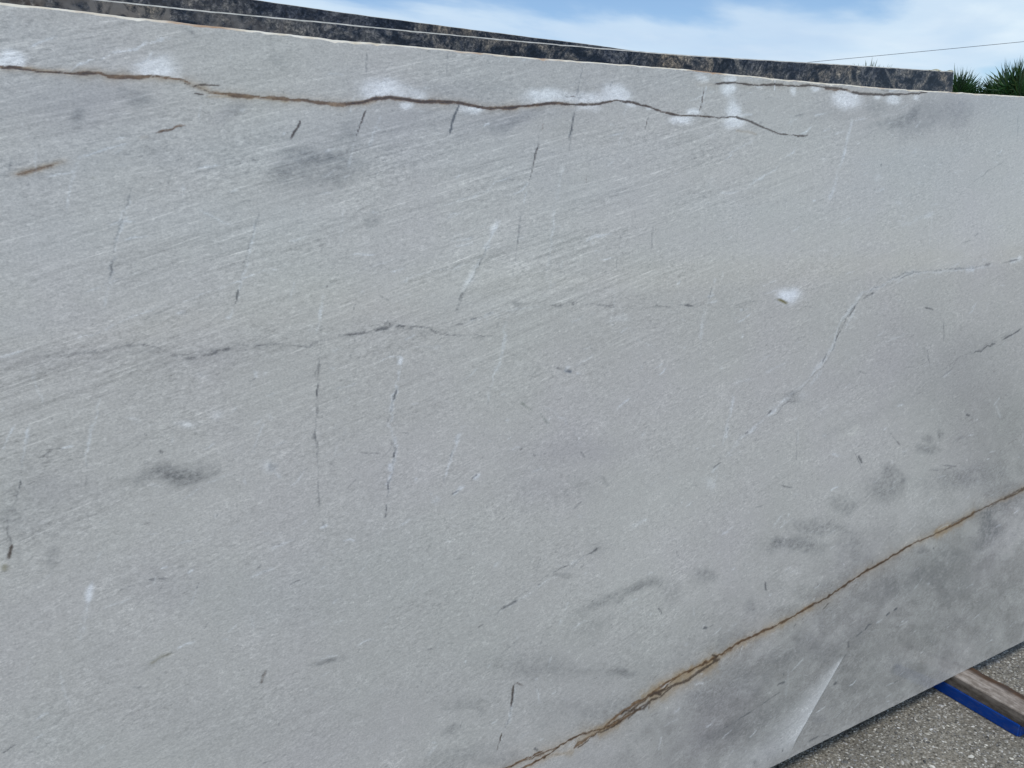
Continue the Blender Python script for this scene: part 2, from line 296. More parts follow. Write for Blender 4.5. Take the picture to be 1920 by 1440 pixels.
('d',0.0017,0.5,[0.2189,1.2045,0.2041,1.1971]),
('w',0.0041,0.35,[0.2371,1.2157,0.2303,1.2046]),
('w',0.0024,0.35,[-0.0915,1.2719,-0.0879,1.2324,-0.0818,1.1946]),
('w',0.0022,0.35,[0.1812,1.0549,0.1244,1.0413,0.0873,1.0216,0.0521,1.011]),
('d',0.0019,0.55,[0.0607,1.1088,0.0674,1.1004]),
('d',0.0019,0.4,[0.036,1.0929,0.0483,1.0893]),
('d',0.0019,0.5,[0.0413,1.1377,0.0508,1.1333]),
('d',0.0019,0.4,[0.326,1.0399,0.3378,1.0297]),
('d',0.002,0.4,[0.0455,1.3795,0.0305,1.3738]),
('d',0.0028,0.3,[-0.0834,1.3326,-0.0629,1.3387]),
('w',0.0015,0.45,[-0.0278,1.3515,0.0453,1.3782,0.0858,1.392]),
('w',0.0017,0.5,[0.0883,1.327,0.2101,1.366,0.3114,1.3894]),
('w',0.0015,0.4,[-0.0513,1.2911,0.0374,1.3122,0.1148,1.3387]),
('d',0.0013,0.35,[0.0491,1.3085,0.1142,1.3333]),
('d',0.0018,0.4,[0.3187,1.339,0.3464,1.3462]),
('w',0.0026,0.4,[0.1841,1.0267,0.1831,1.0454]),
('w',0.0021,0.4,[-0.1288,1.2039,-0.134,1.1968]),
('d',0.0025,0.65,[0.3575,1.2611,0.3669,1.2618,0.3984,1.261,0.4243,1.2621]),
('d',0.0042,0.75,[0.4243,1.263,0.4409,1.2653,0.456,1.2687]),
('d',0.0023,0.75,[0.456,1.2687,0.4776,1.2671,0.4978,1.2641,0.5182,1.2607,0.5285,1.2581]),
('d',0.0051,0.95,[0.5285,1.2581,0.5369,1.2528,0.5471,1.2466]),
('d',0.0031,0.8,[0.5471,1.2466,0.5664,1.2422,0.6025,1.2375]),
('d',0.0022,0.55,[0.6025,1.2375,0.6247,1.2367,0.6546,1.2319,0.6852,1.227]),
('d',0.0026,0.7,[0.4528,1.2832,0.4537,1.2689]),
('d',0.0022,0.5,[0.4523,1.2769,0.4415,1.2731]),
('d',0.0024,0.55,[0.5802,1.2601,0.6003,1.2617]),
('d',0.0039,0.65,[0.6097,1.2662,0.6265,1.2688,0.6416,1.2716]),
('d',0.0025,0.5,[0.6416,1.2709,0.6648,1.2809,0.6803,1.2831]),
('d',0.0017,0.5,[0.5756,1.2747,0.5783,1.2596,0.5815,1.2411]),
('d',0.0024,0.6,[0.6478,1.3833,0.6417,1.3738,0.6356,1.3643]),
('d',0.0041,0.55,[0.6019,1.3203,0.5918,1.303]),
('d',0.0024,0.4,[0.5917,1.3014,0.5833,1.2823]),
('w',0.0037,0.4,[0.4126,1.3389,0.4053,1.3272]),
('d',0.0016,0.5,[0.398,1.3154,0.3884,1.2947]),
('w',0.0066,0.7,[0.4721,1.2144,0.4684,1.1954]),
('w',0.0046,0.6,[0.4671,1.1923,0.4635,1.1651]),
('d',0.003,0.75,[0.4605,1.1573,0.4534,1.1386,0.4502,1.1325]),
('w',0.004,0.5,[0.4502,1.1325,0.4447,1.1169]),
('d',0.0023,0.6,[0.4425,1.1106,0.4386,1.0947]),
('w',0.0047,0.5,[0.4382,1.0981,0.4379,1.085]),
('w',0.0034,0.4,[0.4533,1.0726,0.4497,1.0465]),
('d',0.003,0.8,[0.4483,1.0417,0.4438,1.0274]),
('w',0.0061,0.75,[0.4393,1.0214,0.4351,1.002]),
('d',0.0027,0.7,[0.433,0.9923,0.4283,0.9661]),
('d',0.002,0.6,[0.4264,0.9494,0.4219,0.9265]),
('d',0.0017,0.5,[0.4219,0.9265,0.4206,0.9182]),
('w',0.0065,0.55,[0.5799,1.0561,0.568,1.0319]),
('w',0.0032,0.5,[0.5661,1.0305,0.553,0.9978,0.5397,0.9617]),
('d',0.0022,0.5,[0.5618,1.0207,0.5562,1.0077]),
('d',0.0018,0.4,[0.5424,0.9752,0.5394,0.9582]),
('w',0.0044,0.45,[0.6907,1.243,0.6825,1.2127,0.6731,1.1791]),
('w',0.008,0.35,[0.6732,1.1826,0.6585,1.16]),
('d',0.004,0.5,[0.652,1.1382,0.6491,1.1281]),
('w',0.0029,0.4,[0.6471,1.1266,0.6432,1.1026]),
('w',0.0067,0.65,[0.6192,0.968,0.6013,0.957]),
('d',0.003,0.6,[0.6134,0.9673,0.5976,0.9595]),
('w',0.0058,0.55,[0.5819,0.95,0.5546,0.934]),
('d',0.0029,0.6,[0.5739,0.9426,0.5511,0.9375]),
('w',0.0107,0.3,[0.5327,0.9384,0.5099,0.9254]),
('g',0.0034,0.6,[0.7126,1.0974,0.7263,1.0858,0.742,1.0727]),
('g',0.0027,0.45,[0.7543,1.0691,0.7662,1.0545,0.7782,1.0398]),
('d',0.0032,0.5,[0.6031,1.1195,0.614,1.1129]),
('d',0.0039,0.6,[0.7974,1.1544,0.8162,1.1486]),
('i',0.0048,0.85,[0.8141,1.1482,0.8374,1.1407]),
('d',0.0047,0.6,[0.84,1.2816,0.8462,1.2765]),
('d',0.0037,0.4,[0.8938,1.2729,0.9293,1.2695,0.9519,1.2715]),
('d',0.0026,0.35,[0.9932,1.2573,1.0502,1.2567,1.1292,1.2565]),
('d',0.0038,0.45,[0.8496,0.9737,0.8646,0.9538]),
('d',0.0024,0.55,[0.9531,1.3699,0.9533,1.3337]),
('d',0.0025,0.55,[1.0442,1.3659,1.0329,1.336]),
('d',0.0024,0.45,[0.8999,1.3373,0.9088,1.3397,0.9354,1.3401]),
('d',0.0038,0.4,[0.8644,0.87,0.8414,0.857,0.8231,0.8451]),
('d',0.002,0.45,[0.3751,1.0525,0.4008,1.0454,0.427,1.0386]),
('d',0.0026,0.4,[0.3777,1.0043,0.3639,0.9954,0.3501,0.9848]),
('d',0.0019,0.4,[0.4359,1.3282,0.4608,1.3109]),
('w',0.0021,0.4,[0.5358,1.1544,0.576,1.1629,0.5983,1.1654]),
('w',0.0044,0.35,[1.0225,0.9867,1.0126,0.9783]),
('d',0.0026,0.5,[0.7182,1.3449,0.7383,1.354]),
('d',0.0025,0.4,[0.7073,1.3606,0.7102,1.342]),
('d',0.0025,0.4,[0.5931,1.2032,0.6039,1.1987]),
('d',0.0035,0.5,[0.706,0.9981,0.7143,1.0021]),
('d',0.002,0.5,[0.7384,0.987,0.7442,0.9786]),
('w',0.004,0.35,[0.7284,0.9479,0.7621,0.953]),
('d',0.0023,0.4,[0.6313,0.9405,0.6395,0.9462]),
('d',0.002,0.5,[0.4602,1.0732,0.4823,1.068]),
('d',0.0027,0.45,[1.029,0.9129,1.0273,0.901]),
('d',0.0016,0.4,[0.3902,1.2575,0.3874,1.2359]),
('d',0.0016,0.4,[0.3815,1.2287,0.3787,1.215]),
('w',0.0034,0.3,[0.9741,1.2326,0.9968,1.1966,1.059,1.1674]),
('w',0.0034,0.3,[0.7984,1.3457,0.7887,1.308]),
('w',0.0019,0.4,[0.3751,1.3594,0.4397,1.3772,0.5068,1.3926]),
('w',0.002,0.35,[0.4493,1.3335,0.5109,1.3548,0.6102,1.3688]),
('d',0.0022,0.35,[0.667,1.2485,0.6792,1.2628]),
('w',0.0125,0.6,[2.4538,1.3014,2.3716,1.2896]),
('d',0.0055,0.6,[2.4355,1.297,2.3355,1.2877]),
('d',0.0094,0.5,[2.2863,1.2886,2.2514,1.2868]),
('w',0.013,0.6,[2.2134,1.2796,2.1542,1.2787]),
('d',0.0032,0.6,[2.2472,1.2855,2.1876,1.2809,2.0717,1.284,2.0076,1.2902]),
('w',0.0056,0.55,[2.1378,1.2766,2.0397,1.2837]),
('d',0.0036,0.5,[1.9388,1.2843,1.9018,1.277,1.8691,1.2686]),
('w',0.0094,0.4,[1.9234,1.2875,1.8517,1.2566]),
('d',0.0035,0.4,[1.8514,1.2612,1.8228,1.256]),
('d',0.0062,0.7,[1.7775,1.2405,1.7463,1.2349,1.7228,1.2238]),
('d',0.0034,0.6,[1.7672,1.2366,1.7262,1.2244]),
('d',0.0039,0.65,[1.7062,1.215,1.6901,1.199,1.674,1.1845]),
('w',0.0078,0.4,[1.7101,1.2065,1.6874,1.1856,1.656,1.143]),
('d',0.0033,0.7,[1.6707,1.1825,1.6518,1.1592,1.6362,1.138,1.6224,1.1226]),
('d',0.0049,0.6,[1.6015,1.1053,1.5924,1.0905,1.5802,1.0729]),
('w',0.012,0.4,[1.5904,1.0635,1.5622,1.0397,1.5309,1.0187]),
('d',0.0043,0.65,[1.4683,1.0121,1.487,1.0109]),
('d',0.0027,0.4,[1.4561,1.0083,1.4627,0.9963,1.4815,0.9906,1.497,0.9939]),
('d',0.0052,0.6,[1.4112,0.9826,1.3876,0.967]),
('w',0.0073,0.6,[1.4204,0.9778,1.3907,0.9635]),
('w',0.0206,0.2,[1.4442,0.9966,1.3728,0.9626]),
('d',0.0082,0.4,[1.3611,0.9578,1.3672,0.9525]),
('w',0.0061,0.45,[1.3554,0.9521,1.3324,0.9337]),
('d',0.0046,0.45,[1.3322,0.9403,1.3179,0.9339]),
('w',0.008,0.4,[1.3094,0.9243,1.2698,0.8961,1.2475,0.8826]),
('d',0.0044,0.65,[1.2447,0.8796,1.2171,0.8664]),
('w',0.0069,0.6,[1.2392,0.8733,1.2144,0.8583]),
('w',0.005,0.5,[1.2392,0.8754,1.2311,0.8465,1.2174,0.8143]),
('d',0.0051,0.7,[2.4834,1.0891,2.4465,1.0777,2.4192,1.0694,2.3555,1.0566]),
('d',0.0041,0.65,[2.3555,1.0566,2.3023,1.0449,2.2321,1.0373,2.1978,1.0331]),
('d',0.0055,0.6,[2.1888,1.0366,2.1943,1.0256]),
('d',0.0033,0.4,[2.1588,1.0372,2.1249,0.9971,2.061,0.9739]),
('w',0.0066,0.3,[2.1335,0.9961,2.0771,0.9771]),
('d',0.0032,0.35,[2.0377,0.9615,1.9368,0.9368]),
('d',0.0033,0.55,[2.0773,1.1438,2.0821,1.0782]),
('d',0.0032,0.5,[2.002,1.0911,2.0136,1.0501,2.0294,1.0082]),
('d',0.0044,0.6,[1.9818,1.1869,2.0341,1.1745]),
('d',0.0051,0.7,[1.8873,0.831,1.9081,0.8098]),
('d',0.0032,0.5,[1.8508,0.8643,1.9247,0.7968]),
('d',0.0061,0.7,[1.7334,0.8128,1.745,0.7975,1.7546,0.7825]),
('d',0.0031,0.4,[1.6917,0.8626,1.7619,0.7573]),
('d',0.0046,0.6,[1.2972,0.8958,1.313,0.8808]),
('w',0.0044,0.55,[1.2861,1.0352,1.277,0.9982,1.27,0.9736]),
('w',0.0059,0.45,[1.2678,0.9697,1.2582,0.9283]),
('d',0.003,0.5,[1.2663,0.9613,1.2636,0.9446]),
('w',0.0037,0.6,[1.2236,1.313,1.2211,1.2953]),
('d',0.0027,0.45,[1.2179,1.2995,1.2013,1.2551]),
('w',0.0037,0.4,[1.2331,1.2588,1.2013,1.2531]),
('w',0.0064,0.4,[1.1935,1.2537,1.1868,1.2185,1.1781,1.1633]),
('d',0.0041,0.7,[1.1292,1.2577,1.1649,1.2491]),
('d',0.0024,0.35,[1.2225,1.2536,1.2986,1.246,1.3896,1.2426]),
('d',0.0043,0.45,[2.0932,0.7204,2.1991,0.6954]),
('d',0.0042,0.35,[2.0192,0.7141,2.112,0.7009,2.2184,0.6804]),
('d',0.0044,0.5,[1.4381,0.7871,1.4635,0.7753,1.502,0.7655]),
('d',0.005,0.6,[2.2084,0.8547,2.2359,0.8453]),
('w',0.0059,0.5,[1.6278,0.8348,1.6628,0.8192]),
('d',0.0041,0.5,[1.7198,1.0417,1.7594,1.0276]),
('d',0.0048,0.4,[1.504,1.2287,1.5483,1.2166]),
('d',0.004,0.4,[1.7738,1.2955,1.7569,1.2873]),
('w',0.0027,0.4,[1.5028,0.9205,1.503,0.8792]),
('d',0.0028,0.4,[1.4997,0.866,1.4996,0.8336]),
('d',0.0039,0.5,[1.1494,0.8405,1.1762,0.8354]),
('w',0.007,0.3,[1.2734,1.0622,1.3472,1.0658]),
('w',0.0063,0.3,[1.3704,1.0716,1.4656,1.0954]),
('d',0.0034,0.4,[1.3099,1.2369,1.3128,1.2285]),
('w',0.0038,0.5,[1.3128,1.2306,1.2988,1.2337]),
('w',0.0075,0.4,[2.3608,0.8658,2.3959,0.8107]),
('d',0.0028,0.4,[1.6438,1.1214,1.6615,1.1037]),
('w',0.0049,0.3,[1.7975,1.1016,1.9294,1.1224]),
('d',0.0043,0.4,[1.3538,0.7421,1.39,0.7437]),
('d',0.0039,0.35,[2.4356,0.7253,2.5127,0.7357]),
('w',0.0029,0.3,[1.1758,1.0085,1.192,0.9643]),
('w',0.0038,0.4,[1.1441,0.951,1.1653,0.9643]),
('b',0.0032,0.75,[-0.1468,1.0035,-0.154,0.9859,-0.158,0.9758]),
('y',0.0054,0.45,[-0.159,0.9733,-0.1645,0.9607]),
('d',0.0022,0.6,[-0.0227,0.8944,-0.0125,0.8959,0.008,0.8974]),
('d',0.0031,0.65,[0.0225,0.9003,0.0339,0.8982]),
('d',0.0017,0.5,[0.0339,0.8982,0.052,0.896]),
('d',0.0022,0.6,[0.0099,0.8696,-0.0056,0.8578]),
('d',0.002,0.45,[0.0415,0.884,0.0325,0.8742]),
('w',0.0026,0.45,[0.0943,0.8763,0.087,0.8595,0.0778,0.8385]),
('d',0.0015,0.5,[0.0958,0.8775,0.0903,0.8649]),
('d',0.0021,0.6,[0.1033,0.8059,0.0919,0.791]),
('w',0.0026,0.5,[0.0822,0.7779,0.0628,0.7765,0.0459,0.7706]),
('y',0.0046,0.4,[0.0456,0.7675,0.0266,0.7655,0.0045,0.7569]),
('d',0.0014,0.4,[0.0472,0.7702,0.0211,0.7641]),
('b',0.0045,0.45,[0.1868,0.693,0.1788,0.6787,0.1715,0.6658]),
('d',0.0022,0.4,[0.1508,0.6678,0.1712,0.6626]),
('d',0.0021,0.65,[-0.1818,0.6887,-0.1949,0.6847,-0.207,0.6789]),
('d',0.0037,0.5,[-0.0286,0.9775,-0.0356,0.9704]),
('w',0.0037,0.4,[-0.0286,0.9673,-0.0395,0.9582,-0.0494,0.9374]),
('d',0.0019,0.45,[0.2615,0.8409,0.2362,0.8342]),
('W',0.0058,0.55,[-0.0545,0.9196,-0.0595,0.9048,-0.0647,0.8827]),
('w',0.0106,0.25,[-0.0651,0.8887,-0.0764,0.8564,-0.0861,0.8176]),
('d',0.0016,0.4,[-0.0269,0.9814,-0.0267,0.9872]),
('d',0.0023,0.4,[-0.1158,0.9526,-0.1255,0.948]),
('w',0.0051,0.3,[-0.1029,0.9451,-0.1181,0.9347]),
('w',0.0025,0.4,[0.0277,0.9778,0.0476,0.9718]),
('w',0.0026,0.35,[0.0607,0.9492,0.0985,0.9526]),
('w',0.0026,0.4,[0.115,0.9411,0.1221,0.9564]),
('d',0.0022,0.45,[0.2109,0.9165,0.2401,0.9087]),
('d',0.0018,0.35,[0.1238,0.9328,0.1651,0.9247]),
('d',0.0026,0.4,[0.0147,0.7314,0.0213,0.7308]),
('d',0.002,0.5,[-0.0223,0.7281,-0.0023,0.7213]),
('d',0.0025,0.4,[-0.0355,0.7247,-0.0333,0.7215]),
('d',0.0021,0.5,[0.1034,0.7673,0.1099,0.762]),
('w',0.003,0.4,[0.1204,0.7676,0.1317,0.7668]),
('d',0.0018,0.4,[0.1502,0.7776,0.1352,0.7723]),
('d',0.0017,0.5,[0.0013,0.6609,-0.0029,0.6479]),
('d',0.0015,0.4,[0.008,0.6843,0.0033,0.6667]),
('d',0.0023,0.45,[0.1599,0.5179,0.1784,0.5177]),
('d',0.0016,0.35,[-0.1818,0.663,-0.162,0.672]),
('w',0.0027,0.3,[-0.1154,0.7941,-0.1134,0.7544,-0.109,0.7133]),
('w',0.0026,0.4,[0.2935,0.8478,0.3037,0.8553]),
('d',0.0015,0.4,[0.1989,0.8846,0.1834,0.8756]),
('d',0.0015,0.4,[0.1426,0.8986,0.1396,0.8835]),
('d',0.0016,0.4,[0.1972,0.5844,0.1949,0.5765]),
('d',0.0014,0.4,[0.0219,0.9939,0.0372,0.9935]),
('w',0.0026,0.4,[0.134,0.9907,0.1314,0.979]),
('d',0.0014,0.5,[0.1368,0.9901,0.1344,0.9814]),
('d',0.0013,0.5,[0.308,0.9408,0.3098,0.9073]),
('w',0.0029,0.3,[0.1025,0.9147,0.1146,0.8992]),
('w',0.0022,0.3,[-0.1116,0.6928,-0.0952,0.6681]),
('w',0.0037,0.25,[0.1672,0.8021,0.1755,0.7668]),
('d',0.0057,0.7,[0.8942,0.7513,0.8745,0.7438,0.8536,0.7395]),
('d',0.0038,0.75,[0.8192,0.7298,0.7923,0.7265,0.7692,0.7196]),
('w',0.006,0.4,[0.8375,0.7365,0.8147,0.7281]),
('d',0.0041,0.55,[0.7443,0.7062,0.7369,0.7034]),
('d',0.0049,0.6,[0.6935,0.6843,0.6725,0.6803,0.6453,0.672]),
('d',0.0031,0.6,[0.6099,0.6542,0.5917,0.6491]),
('d',0.0023,0.4,[0.5876,0.6484,0.5637,0.6421]),
('b',0.0034,0.75,[0.6725,0.507,0.6672,0.4844,0.6631,0.4613,0.6611,0.4448]),
('b',0.0034,0.55,[0.6725,0.505,0.6952,0.4872]),
('w',0.0051,0.5,[0.659,0.4463,0.6552,0.4107]),
('b',0.0034,0.75,[0.6383,0.4045,0.6305,0.3827,0.62,0.3578]),
('w',0.0042,0.45,[0.6404,0.412,0.6317,0.407]),
('w',0.0043,0.45,[0.7676,0.5398,0.7579,0.5201,0.7518,0.5014]),
('d',0.0064,0.8,[1.052,0.5666,1.0607,0.5553,1.0659,0.5437]),
('d',0.0039,0.6,[1.0581,0.5583,1.0633,0.5502]),
('d',0.0029,0.45,[1.0703,0.6262,1.0508,0.6086]),
('w',0.0031,0.4,[0.7252,0.477,0.732,0.4288]),
('d',0.0049,0.65,[0.7095,0.3377,0.7241,0.3236]),
('d',0.0031,0.7,[0.8728,0.6333,0.875,0.6306]),
('d',0.0041,0.5,[1.1161,0.426,1.1326,0.4195]),
('d',0.0027,0.6,[0.4222,0.9298,0.4221,0.9196]),
('w',0.0031,0.4,[0.4727,0.9052,0.4403,0.8949]),
('w',0.0032,0.35,[0.4773,0.7905,0.4631,0.769,0.4371,0.7544]),
('w',0.0046,0.4,[0.5971,0.8157,0.5905,0.8025]),
('d',0.0053,0.35,[0.5467,0.8058,0.5733,0.8048]),
('d',0.0027,0.5,[0.666,0.8409,0.6762,0.8431]),
('d',0.0027,0.5,[0.5854,0.712,0.5876,0.7171]),
('d',0.0024,0.5,[0.3919,0.7579,0.3932,0.7522]),
('w',0.0039,0.5,[0.7216,0.4948,0.7303,0.4939]),
('w',0.0038,0.4,[0.612,0.4286,0.6289,0.4326]),
('w',0.0035,0.4,[0.812,0.6479,0.7999,0.6267]),
('w',0.0065,0.3,[0.9654,0.7739,1.0349,0.7878]),
('w',0.0054,0.35,[0.9556,0.772,0.9654,0.776]),
('d',0.0021,0.4,[0.3551,0.6815,0.349,0.6691]),
('w',0.0028,0.35,[0.444,0.8975,0.4729,0.9086]),
('d',0.0023,0.5,[0.5483,0.6123,0.546,0.6073]),
('w',0.0031,0.5,[0.5645,0.5898,0.5619,0.579]),
('d',0.0026,0.5,[0.3802,0.4207,0.3876,0.4235]),
('d',0.0025,0.4,[1.1065,0.6948,1.1197,0.6654]),
('d',0.0035,0.3,[0.3338,0.5656,0.3458,0.587]),
('w',0.0025,0.3,[0.3352,0.5615,0.3702,0.5676]),
('d',0.0033,0.3,[0.6277,0.5698,0.7004,0.6031]),
('w',0.003,0.35,[0.7832,0.5988,0.7927,0.6124]),
('d',0.0034,0.35,[0.9438,0.4319,0.9688,0.4237]),
('d',0.003,0.6,[0.4662,0.5759,0.4696,0.5717]),
('w',0.0033,0.4,[0.6814,0.6048,0.6853,0.5976]),
('w',0.0034,0.4,[0.7257,0.5915,0.7276,0.5868]),
('d',0.0026,0.4,[0.7697,0.7095,0.8182,0.699]),
('d',0.007,0.7,[1.9394,0.3189,1.9181,0.3138]),
('d',0.0062,0.7,[1.9061,0.3133,1.8827,0.3073]),
('d',0.0054,0.6,[1.83,0.3006,1.8092,0.3012,1.791,0.2864]),
('d',0.0053,0.55,[1.7869,0.2914,1.7685,0.2834,1.7521,0.2818]),
('w',0.0054,0.35,[1.8753,0.3012,1.8365,0.2959]),
('d',0.0079,0.6,[1.7224,0.28,1.7291,0.2522]),
('d',0.0059,0.5,[1.7016,0.2848,1.7206,0.2736]),
('d',0.0092,0.3,[1.6863,0.2974,1.7323,0.262]),
('d',0.0048,0.65,[1.4838,0.2351,1.4573,0.2373,1.4444,0.2314]),
('d',0.0042,0.65,[1.4679,0.2131,1.4287,0.206,1.3776,0.1959]),
('d',0.0035,0.6,[1.3776,0.1959,1.3275,0.1885,1.2484,0.1765]),
('d',0.0072,0.65,[1.6872,0.1671,1.6678,0.1612]),
('d',0.0065,0.4,[1.9626,0.0803,1.9315,0.0774]),
('d',0.0051,0.65,[1.3967,0.5403,1.4018,0.5101]),
('d',0.0058,0.75,[1.1895,0.4729,1.2082,0.4707]),
('d',0.0032,0.5,[1.2111,0.4712,1.2283,0.4709]),
('d',0.0036,0.55,[1.5164,0.3968,1.5024,0.3782]),
('d',0.0059,0.6,[1.6236,0.0225,1.5985,0.0227,1.5702,0.0214]),
('d',0.004,0.4,[1.6272,0.0211,1.6642,0.0089]),
('d',0.0046,0.5,[1.8157,0.4958,1.8129,0.4807]),
('d',0.0034,0.35,[1.7584,0.0666,1.6838,0.0599]),
('d',0.0035,0.35,[1.8452,0.0445,1.7984,0.0412]),
('d',0.0048,0.6,[1.4697,0.2639,1.4745,0.2572]),
('d',0.0039,0.5,[1.3754,0.5791,1.378,0.5746]),
('d',0.0032,0.5,[1.3425,0.7079,1.3441,0.6846]),
('w',0.0041,0.35,[1.1603,0.5613,1.1631,0.5059]),
('w',0.0055,0.3,[1.486,0.2714,1.4944,0.2171]),
('w',0.0051,0.3,[1.6526,0.3964,1.6625,0.3414]),
('w',0.0064,0.25,[1.9794,0.4107,2.0367,0.4184]),
('b',0.0037,0.5,[1.6104,0.3979,1.6444,0.4193]),
('d',0.005,0.6,[1.4719,0.0371,1.4775,0.0312]),
('d',0.0049,0.5,[1.4169,0.0299,1.4217,0.0249]),
('w',0.0044,0.3,[1.5702,0.3684,1.6265,0.352]),
('d',0.0048,0.4,[1.5417,0.4022,1.5386,0.3929]),
('d',0.0031,0.4,[1.152,0.4031,1.1492,0.39]),
('d',0.0033,0.5,[1.7186,0.242,1.7084,0.2263]),
('d',0.0064,0.3,[2.0808,0.4911,2.0977,0.4928]),
('d',0.0065,0.6,[2.0872,0.4674,2.0965,0.4596]),
('w',0.0064,0.3,[2.3924,0.4546,2.4495,0.4657]),
('w',0.0085,0.25,[1.5206,0.2394,1.4672,0.2365]),
('w',0.0086,0.22,[1.4873,0.2298,1.4819,0.1902]),
('d',0.0089,0.3,[1.5655,0.14,1.5523,0.1234]),
('d',0.0028,0.5,[-0.1625,1.278,-0.125,1.2785,-0.0865,1.276,-0.0535,1.2741,0.0091,1.2756,0.0595,1.2721,0.1026,1.2527,0.1417,1.2519,0.1907,1.2563,0.258,1.2539,0.3292,1.2541,0.3669,1.2615,0.4245,1.2655,0.4543,1.2686,0.5251,1.2604,0.5558,1.2439,0.632,1.2327,0.7365,1.2249]),
('d',0.0118,0.22,[-0.1248,1.28,-0.0263,1.2728,0.1103,1.2518,0.1905,1.2546,0.3292,1.2541,0.444,1.2638]),
('d',0.0144,0.2,[0.3666,1.2578,0.4542,1.2667,0.5558,1.2439,0.6891,1.2273]),
('d',0.0031,0.4,[0.5789,1.2695,0.6344,1.2769,0.7039,1.2898,0.8252,1.283,0.9026,1.2719,0.9978,1.2569,1.1444,1.255,1.2876,1.2407,1.443,1.2328]),
('w',0.0033,0.35,[0.5783,1.2596,0.7034,1.2796,0.825,1.2756]),
('d',0.0022,0.42,[0.3373,1.3258,0.3266,1.2452,0.3175,1.1631,0.3057,1.061,0.3006,1.0139,0.3002,0.9556,0.3051,0.915]),
('w',0.0036,0.3,[0.3479,1.3431,0.3324,1.2901,0.3202,1.2549]),
('w',0.0045,0.5,[0.477,1.2203,0.4661,1.1827,0.4525,1.1355,0.4438,1.0874,0.4472,1.0368,0.4342,0.9988,0.4228,0.9297]),
('d',0.0022,0.42,[0.4688,1.1921,0.4508,1.1259,0.4373,1.0685,0.4452,1.0372,0.4289,0.9693,0.4189,0.9048]),
('w',0.0044,0.42,[0.7043,1.3,0.6834,1.2299,0.6629,1.1699,0.6469,1.1301,0.6401,1.0679]),
('w',0.0043,0.38,[0.5887,1.0652,0.5634,1.017,0.538,0.9638]),
('d',0.0022,0.35,[0.6472,1.1353,0.6367,1.0684,0.6264,1.0275]),
('w',0.0149,0.15,[2.4552,1.2914,2.0405,1.276,1.7943,1.2537,1.6178,1.1082,1.4688,0.9977,1.2924,0.9118,1.201,0.7915]),
('w',0.0083,0.42,[2.4545,1.2962,2.2391,1.2803,2.0399,1.2818,1.9016,1.2793,1.794,1.2578,1.7122,1.2291,1.6541,1.1793,1.6175,1.115,1.5428,1.042,1.4686,1.0044,1.3789,0.9573,1.2923,0.9184,1.2254,0.8584,1.201,0.7915,1.2096,0.737]),
('d',0.0037,0.42,[2.4543,1.2977,2.2384,1.2864,2.0396,1.2847,1.8793,1.2806,1.7732,1.2523,1.6928,1.2101,1.6455,1.153,1.5901,1.0704,1.5058,1.013,1.3969,0.9546,1.3008,0.9196,1.2171,0.86]),
('w',0.003,0.4,[0.0753,1.5177,0.0559,1.4562,0.0361,1.4102,0.0244,1.3716,0.0105,1.333]),
('d',0.0016,0.4,[0.0743,1.5216,0.0631,1.487,0.0371,1.4179,0.022,1.3638]),
('w',0.0033,0.38,[0.2496,1.4724,0.2269,1.4102,0.2046,1.3522,0.1896,1.3021]),
('d',0.0018,0.38,[0.2541,1.4765,0.2327,1.4268,0.2042,1.348]),
('w',0.003,0.4,[-0.0061,1.2099,-0.0275,1.1513,-0.0382,1.1116,-0.0442,1.075]),
('w',0.0029,0.45,[-0.1019,1.175,-0.1155,1.1331,-0.1229,1.1022]),
('d',0.0017,0.4,[-0.1218,1.1101,-0.1347,1.0639,-0.1465,1.0254,-0.1592,0.9705]),
('w',0.0042,0.42,[0.7008,1.4651,0.6703,1.4217,0.6398,1.3739,0.6156,1.3359]),
('d',0.0025,0.42,[0.6703,1.4217,0.6456,1.3785,0.6029,1.3071,0.5789,1.2695]),
('w',0.0039,0.35,[0.8216,1.5287,0.7999,1.4381,0.7906,1.3564,0.7826,1.3102]),
('d',0.0022,0.35,[0.7352,1.4595,0.718,1.3903,0.7086,1.3404]),
('w',0.0048,0.35,[1.23,1.3165,1.1987,1.2533,1.1833,1.1708,1.1756,1.1111]),
('d',0.003,0.36,[0.9027,0.753,0.8055,0.7208,0.7394,0.7115,0.6496,0.677,0.5638,0.644]),
('w',0.0038,0.3,[0.8955,0.7473,0.792,0.7158,0.6,0.6563]),
('w',0.0045,0.35,[0.6764,0.5078,0.6601,0.4336,0.6352,0.3933]),
('d',0.0028,0.4,[0.6766,0.5114,0.6604,0.4397,0.6421,0.4031,0.6204,0.3493]),
('w',0.0054,0.4,[1.6661,1.6763,1.6416,1.595,1.6161,1.5322,1.5815,1.4633]),
('d',0.0022,0.32,[0.8964,1.7438,0.8697,1.6787,0.8486,1.5989,0.8345,1.5488]),
('d',0.0021,0.32,[0.7873,1.6361,0.7669,1.5676,0.7491,1.5088]),
('w',0.0027,0.3,[0.4457,1.6571,0.417,1.5875,0.4043,1.5442]),
('w',0.0038,0.3,[1.1889,1.7379,1.1742,1.6727,1.1447,1.5959]),
('d',0.0024,0.3,[1.0426,1.6564,1.024,1.6036]),
('w',0.0047,0.32,[1.2903,1.0537,1.2661,0.9742,1.2501,0.8995]),
('d',0.004,0.35,[2.4833,1.0902,2.2927,1.0501,2.1636,1.0321,2.0195,0.9841,1.9059,0.9385]),
('w',0.0028,0.35,[-0.0516,0.8998,-0.0643,0.8855,-0.0789,0.8274]),
('w',0.0024,0.3,[-0.0274,0.9772,-0.0463,0.9424,-0.0587,0.9017]),
('w',0.0036,0.3,[0.7431,1.0961,0.8167,1.0415,0.8672,0.965]),
